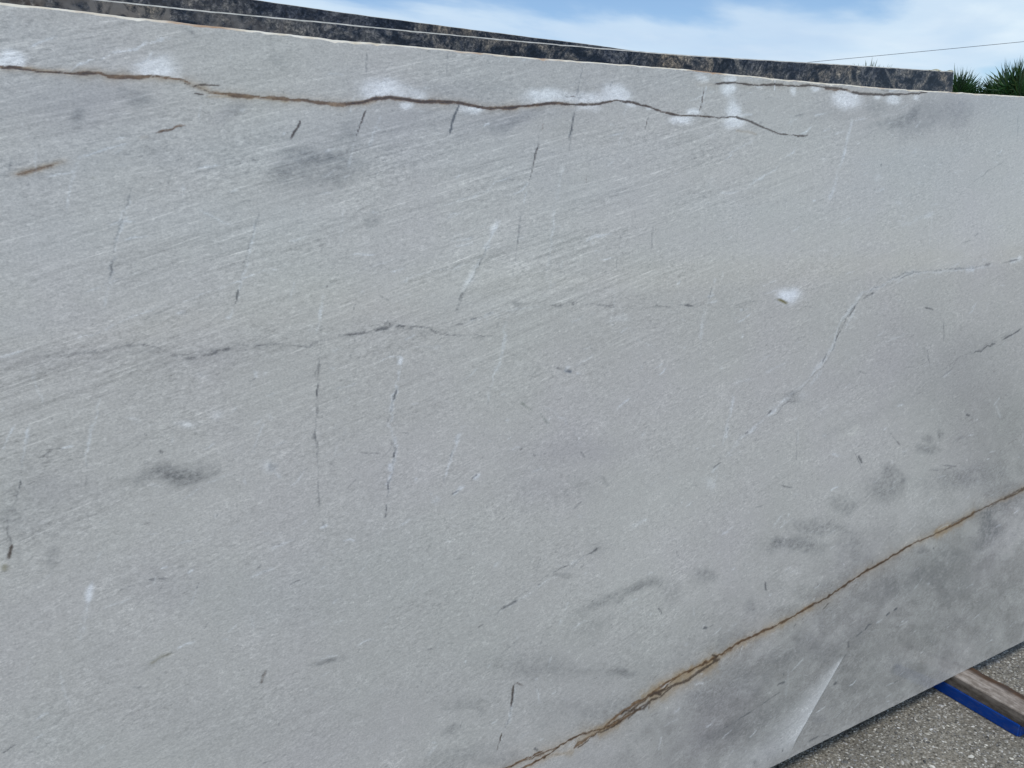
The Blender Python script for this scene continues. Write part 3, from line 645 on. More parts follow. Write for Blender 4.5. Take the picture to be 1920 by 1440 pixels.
('d',0.0033,0.3,[1.4995,0.9256,1.4971,0.8294]),
('w',0.0054,0.25,[1.6625,0.6229,1.6114,0.6046]),
('w',0.0029,0.25,[0.3105,1.041,0.3893,1.0664]),
('t3',0.0087,0.3,[-0.1495,0.3561,0.0671,0.3437,0.288,0.3219,0.4693,0.3129,0.5892,0.3119,0.6483,0.3148,0.7093,0.3122,0.782,0.3163,0.8338,0.323,0.8966,0.3151,0.9365,0.3207,1.0086,0.3449,1.0616,0.3541,1.127,0.374,1.183,0.3768,1.229,0.381,1.2998,0.3973,1.3607,0.403,1.4362,0.4077,1.5143,0.4175,1.5815,0.4265,1.6228,0.4304,1.6929,0.4476,1.7651,0.4654,1.8629,0.4779,1.9404,0.494,1.9963,0.5041,2.0964,0.507,2.1564,0.5119,2.2179,0.5164,2.2889,0.5325,2.4197,0.5459,2.4983,0.5477,2.5577,0.5569,2.6595,0.5736,2.9647,0.6252,3.3349,0.6646]),
('t3',0.0244,0.14,[-0.1495,0.3561,0.0671,0.3437,0.288,0.3219,0.4693,0.3129,0.5892,0.3119,0.6483,0.3148,0.7093,0.3122,0.782,0.3163,0.8338,0.323,0.8966,0.3151,0.9365,0.3207,1.0086,0.3449,1.0616,0.3541,1.127,0.374,1.183,0.3768,1.229,0.381,1.2998,0.3973,1.3607,0.403,1.4362,0.4077,1.5143,0.4175,1.5815,0.4265,1.6228,0.4304,1.6929,0.4476,1.7651,0.4654,1.8629,0.4779,1.9404,0.494,1.9963,0.5041,2.0964,0.507,2.1564,0.5119,2.2179,0.5164,2.2889,0.5325,2.4197,0.5459,2.4983,0.5477,2.5577,0.5569,2.6595,0.5736,2.9647,0.6252,3.3349,0.6646]),
('r3',0.0045,0.55,[-0.1495,0.3561,0.0671,0.3437,0.288,0.3219,0.4693,0.3129,0.5892,0.3119,0.6483,0.3148,0.7093,0.3122,0.782,0.3163,0.8338,0.323,0.8966,0.3151,0.9365,0.3207,1.0086,0.3449,1.0616,0.3541,1.127,0.374,1.183,0.3768,1.229,0.381,1.2998,0.3973,1.3607,0.403,1.4362,0.4077,1.5143,0.4175,1.5815,0.4265,1.6228,0.4304,1.6929,0.4476,1.7651,0.4654,1.8629,0.4779,1.9404,0.494,1.9963,0.5041,2.0964,0.507,2.1564,0.5119,2.2179,0.5164,2.2889,0.5325,2.4197,0.5459,2.4983,0.5477,2.5577,0.5569,2.6595,0.5736,2.9647,0.6252,3.3349,0.6646]),
('b3',0.0035,0.5,[-0.1495,0.3561,0.0671,0.3437,0.288,0.3219,0.4693,0.3129,0.5892,0.3119,0.6483,0.3148,0.7093,0.3122,0.782,0.3163,0.8338,0.323,0.8966,0.3151,0.9365,0.3207,1.0086,0.3449,1.0616,0.3541,1.127,0.374,1.183,0.3768,1.229,0.381,1.2998,0.3973,1.3607,0.403,1.4362,0.4077,1.5143,0.4175,1.5815,0.4265,1.6228,0.4304,1.6929,0.4476,1.7651,0.4654,1.8629,0.4779,1.9404,0.494,1.9963,0.5041,2.0964,0.507,2.1564,0.5119,2.2179,0.5164,2.2889,0.5325,2.4197,0.5459,2.4983,0.5477,2.5577,0.5569,2.6595,0.5736,2.9647,0.6252,3.3349,0.6646]),
('t3',0.011,0.7,[0.9984,0.3557,1.0536,0.3614,1.1436,0.3704,1.2116,0.3794,1.2376,0.3926]),
('b3',0.0063,0.7,[1.0376,0.349,1.0777,0.3533,1.1436,0.3521,1.2203,0.3724,1.2377,0.3883]),
('r3',0.0075,0.7,[0.8917,0.3169,0.9444,0.3381,1.0218,0.3517,1.0615,0.3518]),
('t3',0.0085,0.6,[0.8188,0.2978,0.8624,0.3145,0.9368,0.3341]),
('b3',0.0045,0.6,[0.9591,0.3125,0.9902,0.3286,1.0375,0.3394]),
('t3',0.011,0.6,[2.0877,0.5084,2.1915,0.5137,2.2985,0.5299]),
('b3',0.006,0.5,[2.1644,0.5197,2.2981,0.5334,2.4975,0.5538,2.5723,0.5624]),
('t1',0.0122,0.25,[-0.1119,1.6651,-0.0718,1.6674,-0.0491,1.6685,-0.0305,1.6667,-0.003,1.665,0.0233,1.6662,0.048,1.6673,0.0567,1.6644,0.089,1.6652,0.1129,1.6679,0.1393,1.6671,0.1611,1.6641,0.1755,1.6586,0.1949,1.6507,0.2256,1.6471,0.279,1.6464,0.3347,1.6446,0.3721,1.6417,0.3987,1.6412,0.417,1.6435,0.4356,1.6466,0.4547,1.6532,0.4833,1.657,0.5154,1.6554,0.5315,1.6526,0.5785,1.6543,0.6164,1.6543,0.648,1.6497,0.6803,1.6474,0.7137,1.6501,0.7364,1.6537,0.775,1.658,0.8145,1.663,0.863,1.6627,0.9174,1.6662,0.9389,1.6722]),
('t2',0.0118,0.2,[1.1594,1.7183,1.214,1.7215,1.2806,1.7272,1.3123,1.7254,1.3554,1.7267,1.3995,1.7304,1.4678,1.7305,1.5145,1.7351,1.5627,1.7339,1.6247,1.7333,1.6535,1.7288,1.6891,1.7258,1.7686,1.7275,1.8581,1.7334,1.9151,1.7385,1.9585,1.7452])]
BLOBS=[
('w',-0.0595,1.6751,0.0162,0.0011,-0.0019,-0.0144,0.95,1),
('w',0.121,1.6754,0.0288,0.0019,-0.0023,-0.0195,0.95,1),
('w',0.1466,1.667,0.0124,0.0008,-0.0005,-0.0046,0.6,1),
('w',0.4715,1.6684,0.0358,0.002,-0.0014,-0.019,0.9,1),
('w',0.5257,1.6626,0.0282,0.0015,-0.0008,-0.0117,0.55,1),
('w',0.5147,1.646,0.0115,0.0005,-0.0005,-0.0064,0.7,-1),
('w',0.6406,1.6451,0.0197,0.0009,-0.0007,-0.0116,0.85,-1),
('w',0.7951,1.6733,0.0479,0.0024,-0.0006,-0.0141,0.85,1),
('w',0.8881,1.6737,0.0465,0.0023,-0.0004,-0.0119,0.7,1),
('w',0.9586,1.6849,0.0343,0.0018,-0.0004,-0.0202,0.9,1),
('w',0.8919,1.6584,0.0296,0.0013,-0.0003,-0.0086,0.6,-1),
('w',1.1302,1.6451,0.0293,0.0011,-0,-0.0107,0.8,-1),
('w',0.9958,1.6708,0.0179,0.0008,-0.0001,-0.0061,0.6,-1),
('w',1.0408,1.6626,0.0064,0.0003,-0.0001,-0.0049,0.6,-1),
('w',1.135,1.6453,0.0146,0.0005,-0,-0.0079,0.7,-1),
('w',1.1594,1.6606,0.0168,0.0007,0,-0.0079,0.8,1),
('w',1.184,1.7312,0.0169,0.001,0,-0.01,0.8,0),
('w',1.2598,1.7351,0.0218,0.0013,0.0001,-0.008,0.7,2),
('w',1.2574,1.7175,0.0229,0.0013,0.0001,-0.0124,0.9,-2),
('w',1.2696,1.6917,0.0126,0.0006,0.0003,-0.0221,0.5,0),
('w',1.2737,1.6642,0.0243,0.001,0.0003,-0.0193,0.85,1),
('w',1.2739,1.6438,0.0318,0.0011,0.0002,-0.0149,0.9,-1),
('w',1.3447,1.7224,0.013,0.0007,0.0001,-0.0052,0.8,-2),
('w',1.4564,1.7241,0.0104,0.0006,0.0004,-0.0116,0.7,-2),
('w',1.5327,1.729,0.0144,0.0008,0.0003,-0.0078,0.8,-2),
('w',1.6418,1.71,0.0462,0.0023,0.0012,-0.0211,0.9,-2),
('w',1.752,1.7237,0.0121,0.0006,0.0004,-0.0058,0.7,-2),
('w',1.8138,1.7184,0.0306,0.0015,0.001,-0.0135,0.8,-2),
('w',1.9011,1.7322,0.0144,0.0007,0.0006,-0.0069,0.6,-2),
('w',1.4103,1.7443,0.0169,0.001,0.0002,-0.0053,0.3,0),
('W',1.4555,1.2547,0.0346,0.0019,0.0045,-0.0162,1,0),
('y',1.4379,1.2433,0.0189,-0.0042,-0.001,-0.0036,1,0),
('y',1.4458,1.2385,0.0083,-0.0018,-0.0007,-0.0024,0.9,0),
('w',0.6788,1.4404,0.0074,-0.0032,-0.0076,-0.0128,0.8,0),
('w',0.6192,1.3471,0.0097,-0.0047,-0.0113,-0.0189,0.85,0),
('w',0.1069,1.1512,0.0152,-0.0047,-0.0016,-0.0066,0.6,0),
('w',0.1475,1.1563,0.01,0.0024,0.0017,-0.008,0.65,0),
('w',0.0269,1.163,0.0073,0.0004,0.0001,-0.0033,0.5,0),
('w',0.2327,1.141,0.0034,-0.0005,-0.0005,-0.0054,0.6,0),
('w',0.2235,1.0519,0.0047,-0.0116,-0.0063,-0.0026,0.6,0),
('d',0.2267,1.0491,0.0034,0.0007,0.0013,-0.0055,0.9,0),
('c',1.7122,0.8728,0.0481,-0.003,0.0023,-0.009,0.75,0),
('c',1.7219,0.8867,0.0172,-0.0027,0.0006,-0.0098,0.5,0),
('w',1.209,0.8312,0.0177,0.0017,0.0084,-0.0196,0.5,0),
('w',0.056,1.0456,0.008,-0.0042,-0.001,-0.0026,0.5,0),
('w',0.1347,1.2118,0.0074,-0.0009,-0.0007,-0.0062,0.4,0),
('c',-0.1668,0.9807,0.0047,-0.0011,-0.004,-0.0294,0.6,0),
('w',1.5189,1.0009,0.0192,-0.0026,0.0005,-0.0136,0.45,0),
('w',0.9604,1.2375,0.0275,0.0008,0.001,-0.0067,0.45,0),
('w',0.8932,1.2504,0.0079,-0.0006,-0.0001,-0.0036,0.4,0),
('w',0.5436,1.22,0.0078,-0.0008,-0.0003,-0.0046,0.45,0),
('w',0.5436,0.8466,0.0052,-0.0012,-0.0002,-0.0029,0.6,0),
('w',0.5641,0.8739,0.006,-0.0013,-0.0002,-0.0029,0.6,0),
('w',0.7985,1.455,0.0064,-0.0011,-0.0037,-0.0146,0.4,0),
('w',0.8303,1.5454,0.0071,-0.0015,-0.0052,-0.0142,0.35,0),
('w',1.7686,1.5286,0.0171,-0.0038,-0.0033,-0.0065,0.45,0),
('w',1.8504,1.4665,0.0244,-0.0029,-0.0013,-0.0062,0.45,0),
('w',1.5702,1.5711,0.0162,0.0002,0.0003,-0.0057,0.35,0),
('w',1.2102,1.5192,0.0113,0,0.0001,-0.0083,0.35,0),
('d',0.0138,1.6085,0.0101,0.0004,-0.0017,-0.0134,0.38,0),
('p',0.0333,1.6215,0.077,0.0035,-0.004,-0.0319,0.35,0),
('d',0.0915,1.6266,0.018,0.0041,0.0005,-0.0098,0.35,0),
('d',0.0736,1.6331,0.0094,0.0005,-0.0007,-0.0062,0.25,0),
('p',0.2233,1.6247,0.0294,0.0013,-0.0015,-0.0145,0.35,0),
('d',0.2337,1.6239,0.0161,0.0007,-0.0011,-0.0106,0.22,0),
('d',0.3001,1.7083,0.0167,0.0012,-0.001,-0.0107,0.25,0),
('d',0.2933,1.5347,0.0142,-0.0051,-0.0109,-0.0235,0.25,0),
('d',0.3442,1.5576,0.0428,-0.0082,-0.0026,-0.0083,0.35,0),
('d',0.348,1.5351,0.0601,0.0005,-0.0033,-0.037,0.28,0),
('d',0.3826,1.521,0.0183,0,-0.0017,-0.0202,0.2,0),
('d',0.1143,1.554,0.0272,0.0004,-0.0016,-0.0142,0.16,0),
('d',-0.0303,1.7311,0.0043,0.0039,0.0011,-0.0016,0.5,0),
('d',0.1742,1.7378,0.0087,-0.0073,-0.0025,-0.0029,0.25,0),
('d',0.4344,1.453,0.0127,-0.0003,-0.0008,-0.0102,0.36,0),
('p',0.7166,1.6318,0.0982,0.0255,0.005,-0.0181,0.45,0),
('d',0.7201,1.6272,0.0591,0.018,0.0031,-0.0089,0.3,0),
('p',0.4996,1.6162,0.1422,0.0274,0.0039,-0.0318,0.32,0),
('d',0.4129,1.5931,0.0185,0.0005,-0.0016,-0.0201,0.25,0),
('d',0.4089,1.5443,0.0311,0.0003,-0.0009,-0.0116,0.2,0),
('p',0.5801,1.6787,0.052,0.0029,-0.0011,-0.0179,0.2,0),
('d',0.664,1.6804,0.0588,0.0032,-0.0008,-0.0153,0.12,0),
('p',0.8542,1.6452,0.0669,0.0027,-0.0007,-0.0197,0.2,0),
('d',1.9039,1.699,0.0243,0.0165,0.0118,-0.0063,0.45,0),
('d',1.8561,1.6689,0.0571,0.0187,0.0099,-0.0114,0.4,0),
('d',1.7799,1.664,0.0609,0.0089,0.0024,-0.0066,0.3,0),
('p',1.9851,1.7003,0.1474,0.0063,0.0041,-0.0443,0.38,0),
('d',2.0936,1.6958,0.06,0.0232,0.0264,-0.0228,0.25,0),
('d',1.7437,1.6983,0.0405,0.0018,0.0011,-0.0167,0.28,0),
('d',1.9355,1.6718,0.0885,0.0418,0.0274,-0.0208,0.25,0),
('d',1.6028,1.6717,0.0764,0.003,0.0012,-0.0243,0.12,0),
('p',1.7576,1.6905,0.3037,0.013,0.0034,-0.0505,0.22,0),
('d',1.4818,1.665,0.0158,0.0035,0.0015,-0.0034,0.5,0),
('d',0.0939,1.0693,0.0355,-0.0065,-0.0015,-0.0139,0.55,0),
('d',0.0585,1.0671,0.0492,-0.0042,-0.0004,-0.0116,0.3,0),
('d',0.0828,1.0522,0.0445,-0.0085,-0.0013,-0.0116,0.2,0),
('p',-0.0866,1.0707,0.0595,-0.0117,-0.0039,-0.0297,0.3,0),
('p',-0.0933,1.2747,0.0618,-0.0066,-0.002,-0.0153,0.22,0),
('p',0.1703,1.2437,0.0777,0.0032,0.0004,-0.0144,0.2,0),
('p',0.8452,0.9764,0.1189,-0.0201,-0.0011,-0.0344,0.32,0),
('p',0.735,0.9092,0.0766,-0.015,-0.0018,-0.0413,0.25,0),
('d',0.847,0.8911,0.0498,-0.0097,-0.0007,-0.0233,0.18,0),
('p',0.549,1.1929,0.1892,-0.021,-0.0064,-0.1002,0,0),
('d',0.9109,0.8905,0.013,-0.0066,-0.0017,-0.0034,0.3,0),
('d',0.7077,1.2895,0.0094,-0.0007,-0.0003,-0.0054,0.4,0),
('d',1.855,0.6993,0.0805,-0.0061,0.0128,-0.0406,0.42,0),
('d',1.8783,0.7461,0.036,-0.0066,0.0014,-0.0187,0.4,0),
('d',1.9239,0.7067,0.0144,-0.0027,0.0016,-0.0211,0.3,0),
('d',2.2389,0.6555,0.2161,-0.0219,0.0114,-0.0354,0.35,0),
('d',2.0927,0.8136,0.0136,-0.0022,0.0013,-0.014,0.45,0),
('d',2.0381,0.7778,0.0505,-0.0085,0.0012,-0.0139,0.4,0),
('d',2.0355,0.807,0.02,-0.0032,0.0009,-0.0096,0.35,0),
('d',1.6945,0.6834,0.0655,-0.0135,0.0014,-0.0252,0.35,0),
('d',2.3934,0.525,0.1484,0.0019,0.0164,-0.0255,0.45,0),
('p',2.0736,1.0133,0.3778,-0.0429,0.011,-0.1146,0.3,0),
('p',1.8684,1.1328,0.2368,-0.0215,0.0058,-0.0775,0.12,0),
('d',1.4811,1.0005,0.0379,-0.0051,0.0005,-0.0153,0.3,0),
('d',2.1899,0.7821,0.0305,0.0001,0.0029,-0.0057,0.35,0),
('d',2.4355,0.5749,0.1231,-0.0242,0.0031,-0.0241,0.3,0),
('d',2.2297,1.0585,0.1051,0.0268,0.0299,-0.0303,0.12,0),
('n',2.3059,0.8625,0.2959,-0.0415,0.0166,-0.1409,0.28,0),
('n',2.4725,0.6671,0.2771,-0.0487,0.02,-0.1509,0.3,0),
('p',1.6095,1.0064,0.154,0.0305,0.0275,-0.0415,0.14,0),
('d',1.7384,0.9084,0.1994,0.0342,0.0099,-0.0146,0.12,0),
('d',-0.0986,0.9697,0.0092,-0.0055,-0.0056,-0.0151,0.3,0),
('p',0.038,0.888,0.0788,-0.0207,-0.0044,-0.0387,0.22,0),
('e',0.1988,0.8228,0.1283,-0.0349,-0.0063,-0.0644,0.3,0),
('p',-0.0594,0.7973,0.0363,-0.0114,-0.0051,-0.0411,0.14,0),
('d',0.2944,0.6729,0.0234,0.0016,0.0016,-0.0071,0.5,0),
('p',0.1467,0.5977,0.2541,-0.0935,-0.0087,-0.0868,0.18,0),
('d',-0.14,1.0404,0.0129,-0.0028,-0.0018,-0.0133,0.35,0),
('p',-0.1195,1.0277,0.0491,-0.0107,-0.0029,-0.0216,0.2,0),
('d',0.0126,0.759,0.0167,0.0057,0.0019,-0.0061,0.25,0),
('e',-0.1365,0.6867,0.0582,-0.0218,-0.0057,-0.0439,0.18,0),
('e',0.4315,0.8235,0.1522,-0.0379,-0.0077,-0.105,0.28,0),
('d',0.5591,0.4977,0.0514,-0.0107,0.0009,-0.0113,0.28,0),
('d',0.586,0.4763,0.0221,-0.0161,-0.0028,-0.0058,0.25,0),
('d',0.5246,0.4488,0.0252,0.0025,0.0031,-0.0091,0.32,0),
('d',0.9439,0.4341,0.0351,-0.0115,-0.0002,-0.0088,0.42,0),
('d',0.8155,0.4805,0.1434,-0.0469,-0.0006,-0.0168,0.2,0),
('d',0.9429,0.6247,0.1073,0.0085,0.0049,-0.0124,0.38,0),
('d',1.0127,0.636,0.0434,0.002,0.0044,-0.0117,0.25,0),
('d',0.792,0.7158,0.0221,-0.0056,-0.0002,-0.0063,0.3,0),
('d',0.8885,0.7465,0.0234,-0.0056,-0.0003,-0.0122,0.2,0),
('d',0.8649,0.5707,0.0584,0.0018,0.0089,-0.0265,0.2,0),
('p',0.6821,0.4834,0.4337,-0.1477,-0.0076,-0.1638,0.22,0),
('d',0.7058,0.5327,0.0965,-0.0311,-0.0011,-0.0242,0.22,0),
('d',0.9073,0.3492,0.0951,-0.0028,0.0111,-0.0335,0.25,0),
('d',0.5325,0.3838,0.1021,-0.0121,0.0047,-0.0253,0.25,0),
('d',0.7433,0.3782,0.0268,-0.0099,-0.0005,-0.0126,0.15,0),
('d',0.6324,0.3362,0.0503,-0.0111,0.0016,-0.013,0.3,0),
('d',0.7898,0.4041,0.0839,-0.0297,-0.0008,-0.0212,0.14,0),
('d',1.09,0.5937,0.0321,-0.0086,-0.0002,-0.0265,0.25,0),
('d',1.586,0.64,0.0979,-0.0218,0.001,-0.0228,0.38,0),
('d',1.5075,0.6092,0.1083,-0.0254,0.0008,-0.0215,0.45,0),
('d',1.43,0.6322,0.019,-0.0045,0.0003,-0.0115,0.3,0),
('d',1.7072,0.5826,0.0515,-0.0119,0.0017,-0.0309,0.28,0),
('d',1.1991,0.6053,0.0397,-0.0102,0.0001,-0.0182,0.35,0),
('d',2.3719,0.4651,0.0456,-0.0102,0.0069,-0.0577,0.6,0),
('d',2.3205,0.4181,0.0488,-0.0115,0.0028,-0.0242,0.45,0),
('d',2.423,0.4418,0.0303,-0.0068,0.0031,-0.0246,0.4,0),
('d',2.0905,0.3851,0.0896,-0.0228,0.0037,-0.0407,0.4,0),
('d',2.0275,0.476,0.0394,-0.0094,0.0014,-0.0158,0.5,0),
('d',2.1564,0.4226,0.1108,-0.0269,0.0029,-0.0292,0.3,0),
('d',1.6498,0.4539,0.0802,0.0126,0.0191,-0.0274,0.35,0),
('d',1.3528,0.4898,0.0186,-0.0051,0.0004,-0.0193,0.3,0),
('d',1.9247,0.3864,0.1158,-0.0018,0.0193,-0.0362,0.3,0),
('d',1.9366,0.1194,0.0157,-0.0124,-0.0204,-0.0149,0.45,0),
('d',1.8546,0.4852,0.0719,-0.0176,0.0023,-0.0326,0.12,0),
('d',1.452,0.3078,0.0602,-0.0191,0.0009,-0.0307,0.3,0),
('d',1.376,0.2671,0.0779,-0.0261,0.0007,-0.0304,0.3,0),
('d',1.6013,0.2865,0.1018,-0.0317,0.0014,-0.0319,0.25,0),
('d',1.2578,0.422,0.0618,0.0102,0.015,-0.0253,0.2,0),
('d',1.4874,0.4327,0.0537,-0.0152,0.0007,-0.0201,0.25,0),
('d',2.1864,0.2998,0.1721,-0.0461,0.0048,-0.0482,0.2,0),
('d',1.3975,0.1632,0.1073,0.0215,0.0231,-0.0338,0.25,0),
('d',1.2425,0.1698,0.0802,-0.0058,0.0105,-0.0274,0.28,0),
('d',1.3682,0.0346,0.026,-0.0104,0.0002,-0.0095,0.4,0),
('d',1.6175,0.0784,0.0293,-0.0106,0.0007,-0.0166,0.35,0),
('d',1.3483,0.4043,0.0502,-0.0151,0.0003,-0.0147,0.15,0),
('d',1.7174,0.5291,0.0671,-0.0163,0.0018,-0.0313,0.2,0),
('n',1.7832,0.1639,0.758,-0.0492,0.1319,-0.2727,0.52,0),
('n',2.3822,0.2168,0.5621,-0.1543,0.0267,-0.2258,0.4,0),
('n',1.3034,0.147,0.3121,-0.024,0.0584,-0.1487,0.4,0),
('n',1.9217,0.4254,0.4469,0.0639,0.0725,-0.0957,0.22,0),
('d',1.1948,0.2848,0.0647,-0.0225,0.0001,-0.0241,0.25,0),
('d',1.3194,0.3009,0.0373,-0.0124,0.0005,-0.0298,0.22,0),
('d',1.5438,0.3455,0.0486,-0.0146,0.0008,-0.0208,0.22,0),
('d',1.7117,0.0941,0.0461,-0.0161,0.0008,-0.0147,0.2,0),
('d',1.7765,0.2756,0.0468,-0.0141,0.0013,-0.0221,0.2,0),
('d',2.2725,0.3476,0.1068,-0.0024,0.0234,-0.0393,0.18,0)]
# ------------------------------------------------------------------ ground
m_ground, gt, gp = mat('yard_surface', .85)
gv = objco(gt)
n1 = noise(gt, gv, 3.5, 6, .6); n2 = noise(gt, gv, 160, 4, .65)
vo = N(gt, 'ShaderNodeTexVoronoi', i_Scale=110.0, i_Randomness=1.0); gt.links.new(gv, vo.inputs['Vector'])
vr = ramp(gt, [(0, (.10,.09,.072)), (.4, (.26,.24,.205)), (.72, (.42,.395,.345)), (1, (.6,.575,.52))])
sepc = N(gt, 'ShaderNodeSeparateColor'); gt.links.new(vo.outputs['Color'], sepc.inputs[0]); gt.links.new(sepc.outputs[0], vr.inputs[0])
ed = N(gt, 'ShaderNodeMapRange'); ed.inputs['From Min'].default_value = .25; ed.inputs['From Max'].default_value = .6; ed.inputs['To Min'].default_value = 1; ed.inputs['To Max'].default_value = .0
gt.links.new(vo.outputs['Distance'], ed.inputs[0])
mort = ramp(gt, [(.35, (.13,.118,.095)), (.65, (.33,.305,.258))]); gt.links.new(n2, mort.inputs[0])
g0 = mix_n(gt, ed.outputs[0], mort.outputs[0], vr.outputs[0])
tone = ramp(gt, [(.3, (.78,.76,.71)), (.5, (1.06,1.04,.98)), (.7, (1.28,1.23,1.13))]); gt.links.new(n1, tone.inputs[0])
gt.links.new(mix_n(gt, 1.0, g0, tone.outputs[0], 'MULTIPLY'), gp.inputs['Base Color'])
bump(gt, gp, math_n(gt, 'ADD', ed.outputs[0], n2), .7, .004)
S = 900
tag(mesh_obj('ground', [(-S,-S,0),(S,-S,0),(S,S,0),(-S,S,0)], [(0,1,2,3)], m_ground), kind='structure')
# loose and exposed aggregate in the yard surface
m_chip, ct, cp = mat('stone_chips', .75)
ca = N(ct, 'ShaderNodeAttribute', attribute_name='chip'); ct.links.new(ca.outputs['Color'], cp.inputs['Base Color'])
def chips(n, x0, x1, y0, y1):
    oc = np.array([(1,0,0),(.3,.9,.1),(-.8,.55,0),(-.75,-.6,.05),(.4,-.85,0),(.1,0,.75),(-.35,.2,.62)]); 
    tri = [(0,1,5),(1,2,6),(1,6,5),(2,3,6),(3,4,5),(3,5,6),(4,0,5)]
    P = []; F = []; Cc = []
    for i in range(n):
        sz = .0014+.0036*random.random()**2.2+(.006*random.random() if random.random() < .02 else 0)
        a = random.random()*6.283; c_, s_ = math.cos(a), math.sin(a); sx = sz*(.8+.8*random.random()); sy = sz*(.6+.5*random.random()); h = sz*(.35+.5*random.random())
        x = x0+(x1-x0)*random.random(); y = y0+(y1-y0)*random.random()
        q = oc*(sx, sy, h)*(1+.3*(np.random.default_rng(i).random((7,3))-.5))
        P.append(np.c_[x+q[:,0]*c_-q[:,1]*s_, y+q[:,0]*s_+q[:,1]*c_, q[:,2]+.0003])
        F += [tuple(j+7*i for j in t) for t in tri]
        t = random.random(); v = .06+.42*t if t < .6 else (.34+.24*(t-.6)/.3 if t < .9 else .6+.2*random.random())
        tint = random.random()
        cc = (v*1.0, v*(.965-.03*tint), v*(.90-.14*tint)); Cc += [cc]*7
    P = np.concatenate(P); me = bpy.data.meshes.new('aggregate_stones'); me.from_pydata(P.tolist(), [], F); me.update()
    a = me.attributes.new('chip', 'FLOAT_COLOR', 'POINT'); a.data.foreach_set('color', np.c_[np.array(Cc), np.ones(len(Cc))].astype(np.float32).ravel())
    o = bpy.data.objects.new('aggregate_stones', me); col.objects.link(o); me.materials.append(m_chip); return o
tag(chips(27000, 1.35, 3.2, -.75, .6), 'pale stone chips set in the grey yard surface below the slab', 'gravel', kind='stuff')
# ------------------------------------------------------------------ the pale stone slab
m_stone, st, sp = mat('polished_quartzite', .3, spec=.6)
at_c = N(st, 'ShaderNodeAttribute', attribute_name='stone'); at_s = N(st, 'ShaderNodeAttribute', attribute_name='streak')
oc = N(st, 'ShaderNodeTexCoord').outputs['Object']
wv = N(st, 'ShaderNodeTexNoise', i_Scale=1.3, i_Detail=2.0); st.links.new(oc, wv.inputs['Vector'])
wsub = N(st, 'ShaderNodeVectorMath', operation='SUBTRACT'); st.links.new(wv.outputs['Color'], wsub.inputs[0]); wsub.inputs[1].default_value = (.5,.5,.5)
wsc = N(st, 'ShaderNodeVectorMath', operation='SCALE'); st.links.new(wsub.outputs[0], wsc.inputs[0]); wsc.inputs['Scale'].default_value = .035
wad = N(st, 'ShaderNodeVectorMath', operation='ADD'); st.links.new(oc, wad.inputs[0]); st.links.new(wsc.outputs[0], wad.inputs[1]); wo_ = wad.outputs[0]
sA = noise(st, objco(st, 14, (3.6, 1, 95), vec=wo_), 1, 5, .62)           # long streaks
sB = noise(st, objco(st, 15, (11, 1, 270), (4,0,2), vec=wo_), 1, 4, .6)   # hairlines
sC = noise(st, objco(st, 12, (75, 1, 200), (1,0,7), vec=wo_), 1, 5, .75)  # flecks
sD = noise(st, objco(st, 0, (260, 1, 380), (1,3,7)), 1, 3, .8)            # grain
sE = noise(st, objco(st, 13, (2.2, 1, 13), (9,0,2), vec=wo_), 1, 5, .6)   # where the streaks gather
clump = N(st, 'ShaderNodeMapRange'); clump.inputs['From Min'].default_value = .40; clump.inputs['From Max'].default_value = .62; clump.inputs['To Min'].default_value = .15; clump.inputs['To Max'].default_value = 1.2; st.links.new(sE, clump.inputs[0])
msk = math_n(st, 'MULTIPLY', at_s.outputs['Fac'], clump.outputs[0])
def cen(x, k): return math_n(st, 'MULTIPLY', math_n(st, 'SUBTRACT', x, .5), k)
tot = math_n(st, 'MULTIPLY', math_n(st, 'ADD', cen(sA, .80), cen(sB, .62)), msk)
gv_ = N(st, 'ShaderNodeMapRange'); gv_.inputs['From Min'].default_value = .36; gv_.inputs['From Max'].default_value = .64; gv_.inputs['To Min'].default_value = .28; gv_.inputs['To Max'].default_value = 1.35
st.links.new(noise(st, objco(st, 12, (5, 1, 9), (2,0,12), vec=wo_), 1, 6, .65), gv_.inputs[0])
fk = math_n(st, 'MULTIPLY', gv_.outputs[0], math_n(st, 'ADD', .50, math_n(st, 'MULTIPLY', msk, .42)))
at_f = N(st, 'ShaderNodeAttribute', attribute_name='fil')
rn1 = noise(st, objco(st, 12, (16, 1, 24), (7,0,1), vec=wo_), 1, 5, .6, .6); rn2 = noise(st, objco(st, 12, (34, 1, 52), (3,0,9), vec=wo_), 1, 4, .6, .5)
def ridge(n, w):
    m = N(st, 'ShaderNodeMapRange', interpolation_type='SMOOTHSTEP'); m.inputs['From Min'].default_value = w; m.inputs['From Max'].default_value = 0; st.links.new(math_n(st, 'ABSOLUTE', math_n(st, 'SUBTRACT', n, .5)), m.inputs[0]); return m.outputs[0]
rsel = N(st, 'ShaderNodeMapRange'); rsel.inputs['From Min'].default_value = .46; rsel.inputs['From Max'].default_value = .66; st.links.new(noise(st, objco(st, 20, (9, 1, 14), (1,0,5)), 1, 5, .65), rsel.inputs[0])
fil = math_n(st, 'MULTIPLY', math_n(st, 'ADD', math_n(st, 'MULTIPLY', ridge(rn1, .016), .55), math_n(st, 'MULTIPLY', ridge(rn2, .022), .4)), math_n(st, 'MULTIPLY', rsel.outputs[0], at_f.outputs['Fac']))
tot = math_n(st, 'ADD', tot, math_n(st, 'MULTIPLY', cen(sC, 1.3), fk)); tot = math_n(st, 'ADD', tot, cen(sD, .95))
hl = ramp(st, [(.61, (0,0,0)), (.69, (1,1,1))]); st.links.new(sB, hl.inputs[0])
fl = ramp(st, [(.64, (0,0,0)), (.74, (1,1,1))]); st.links.new(sC, fl.inputs[0])
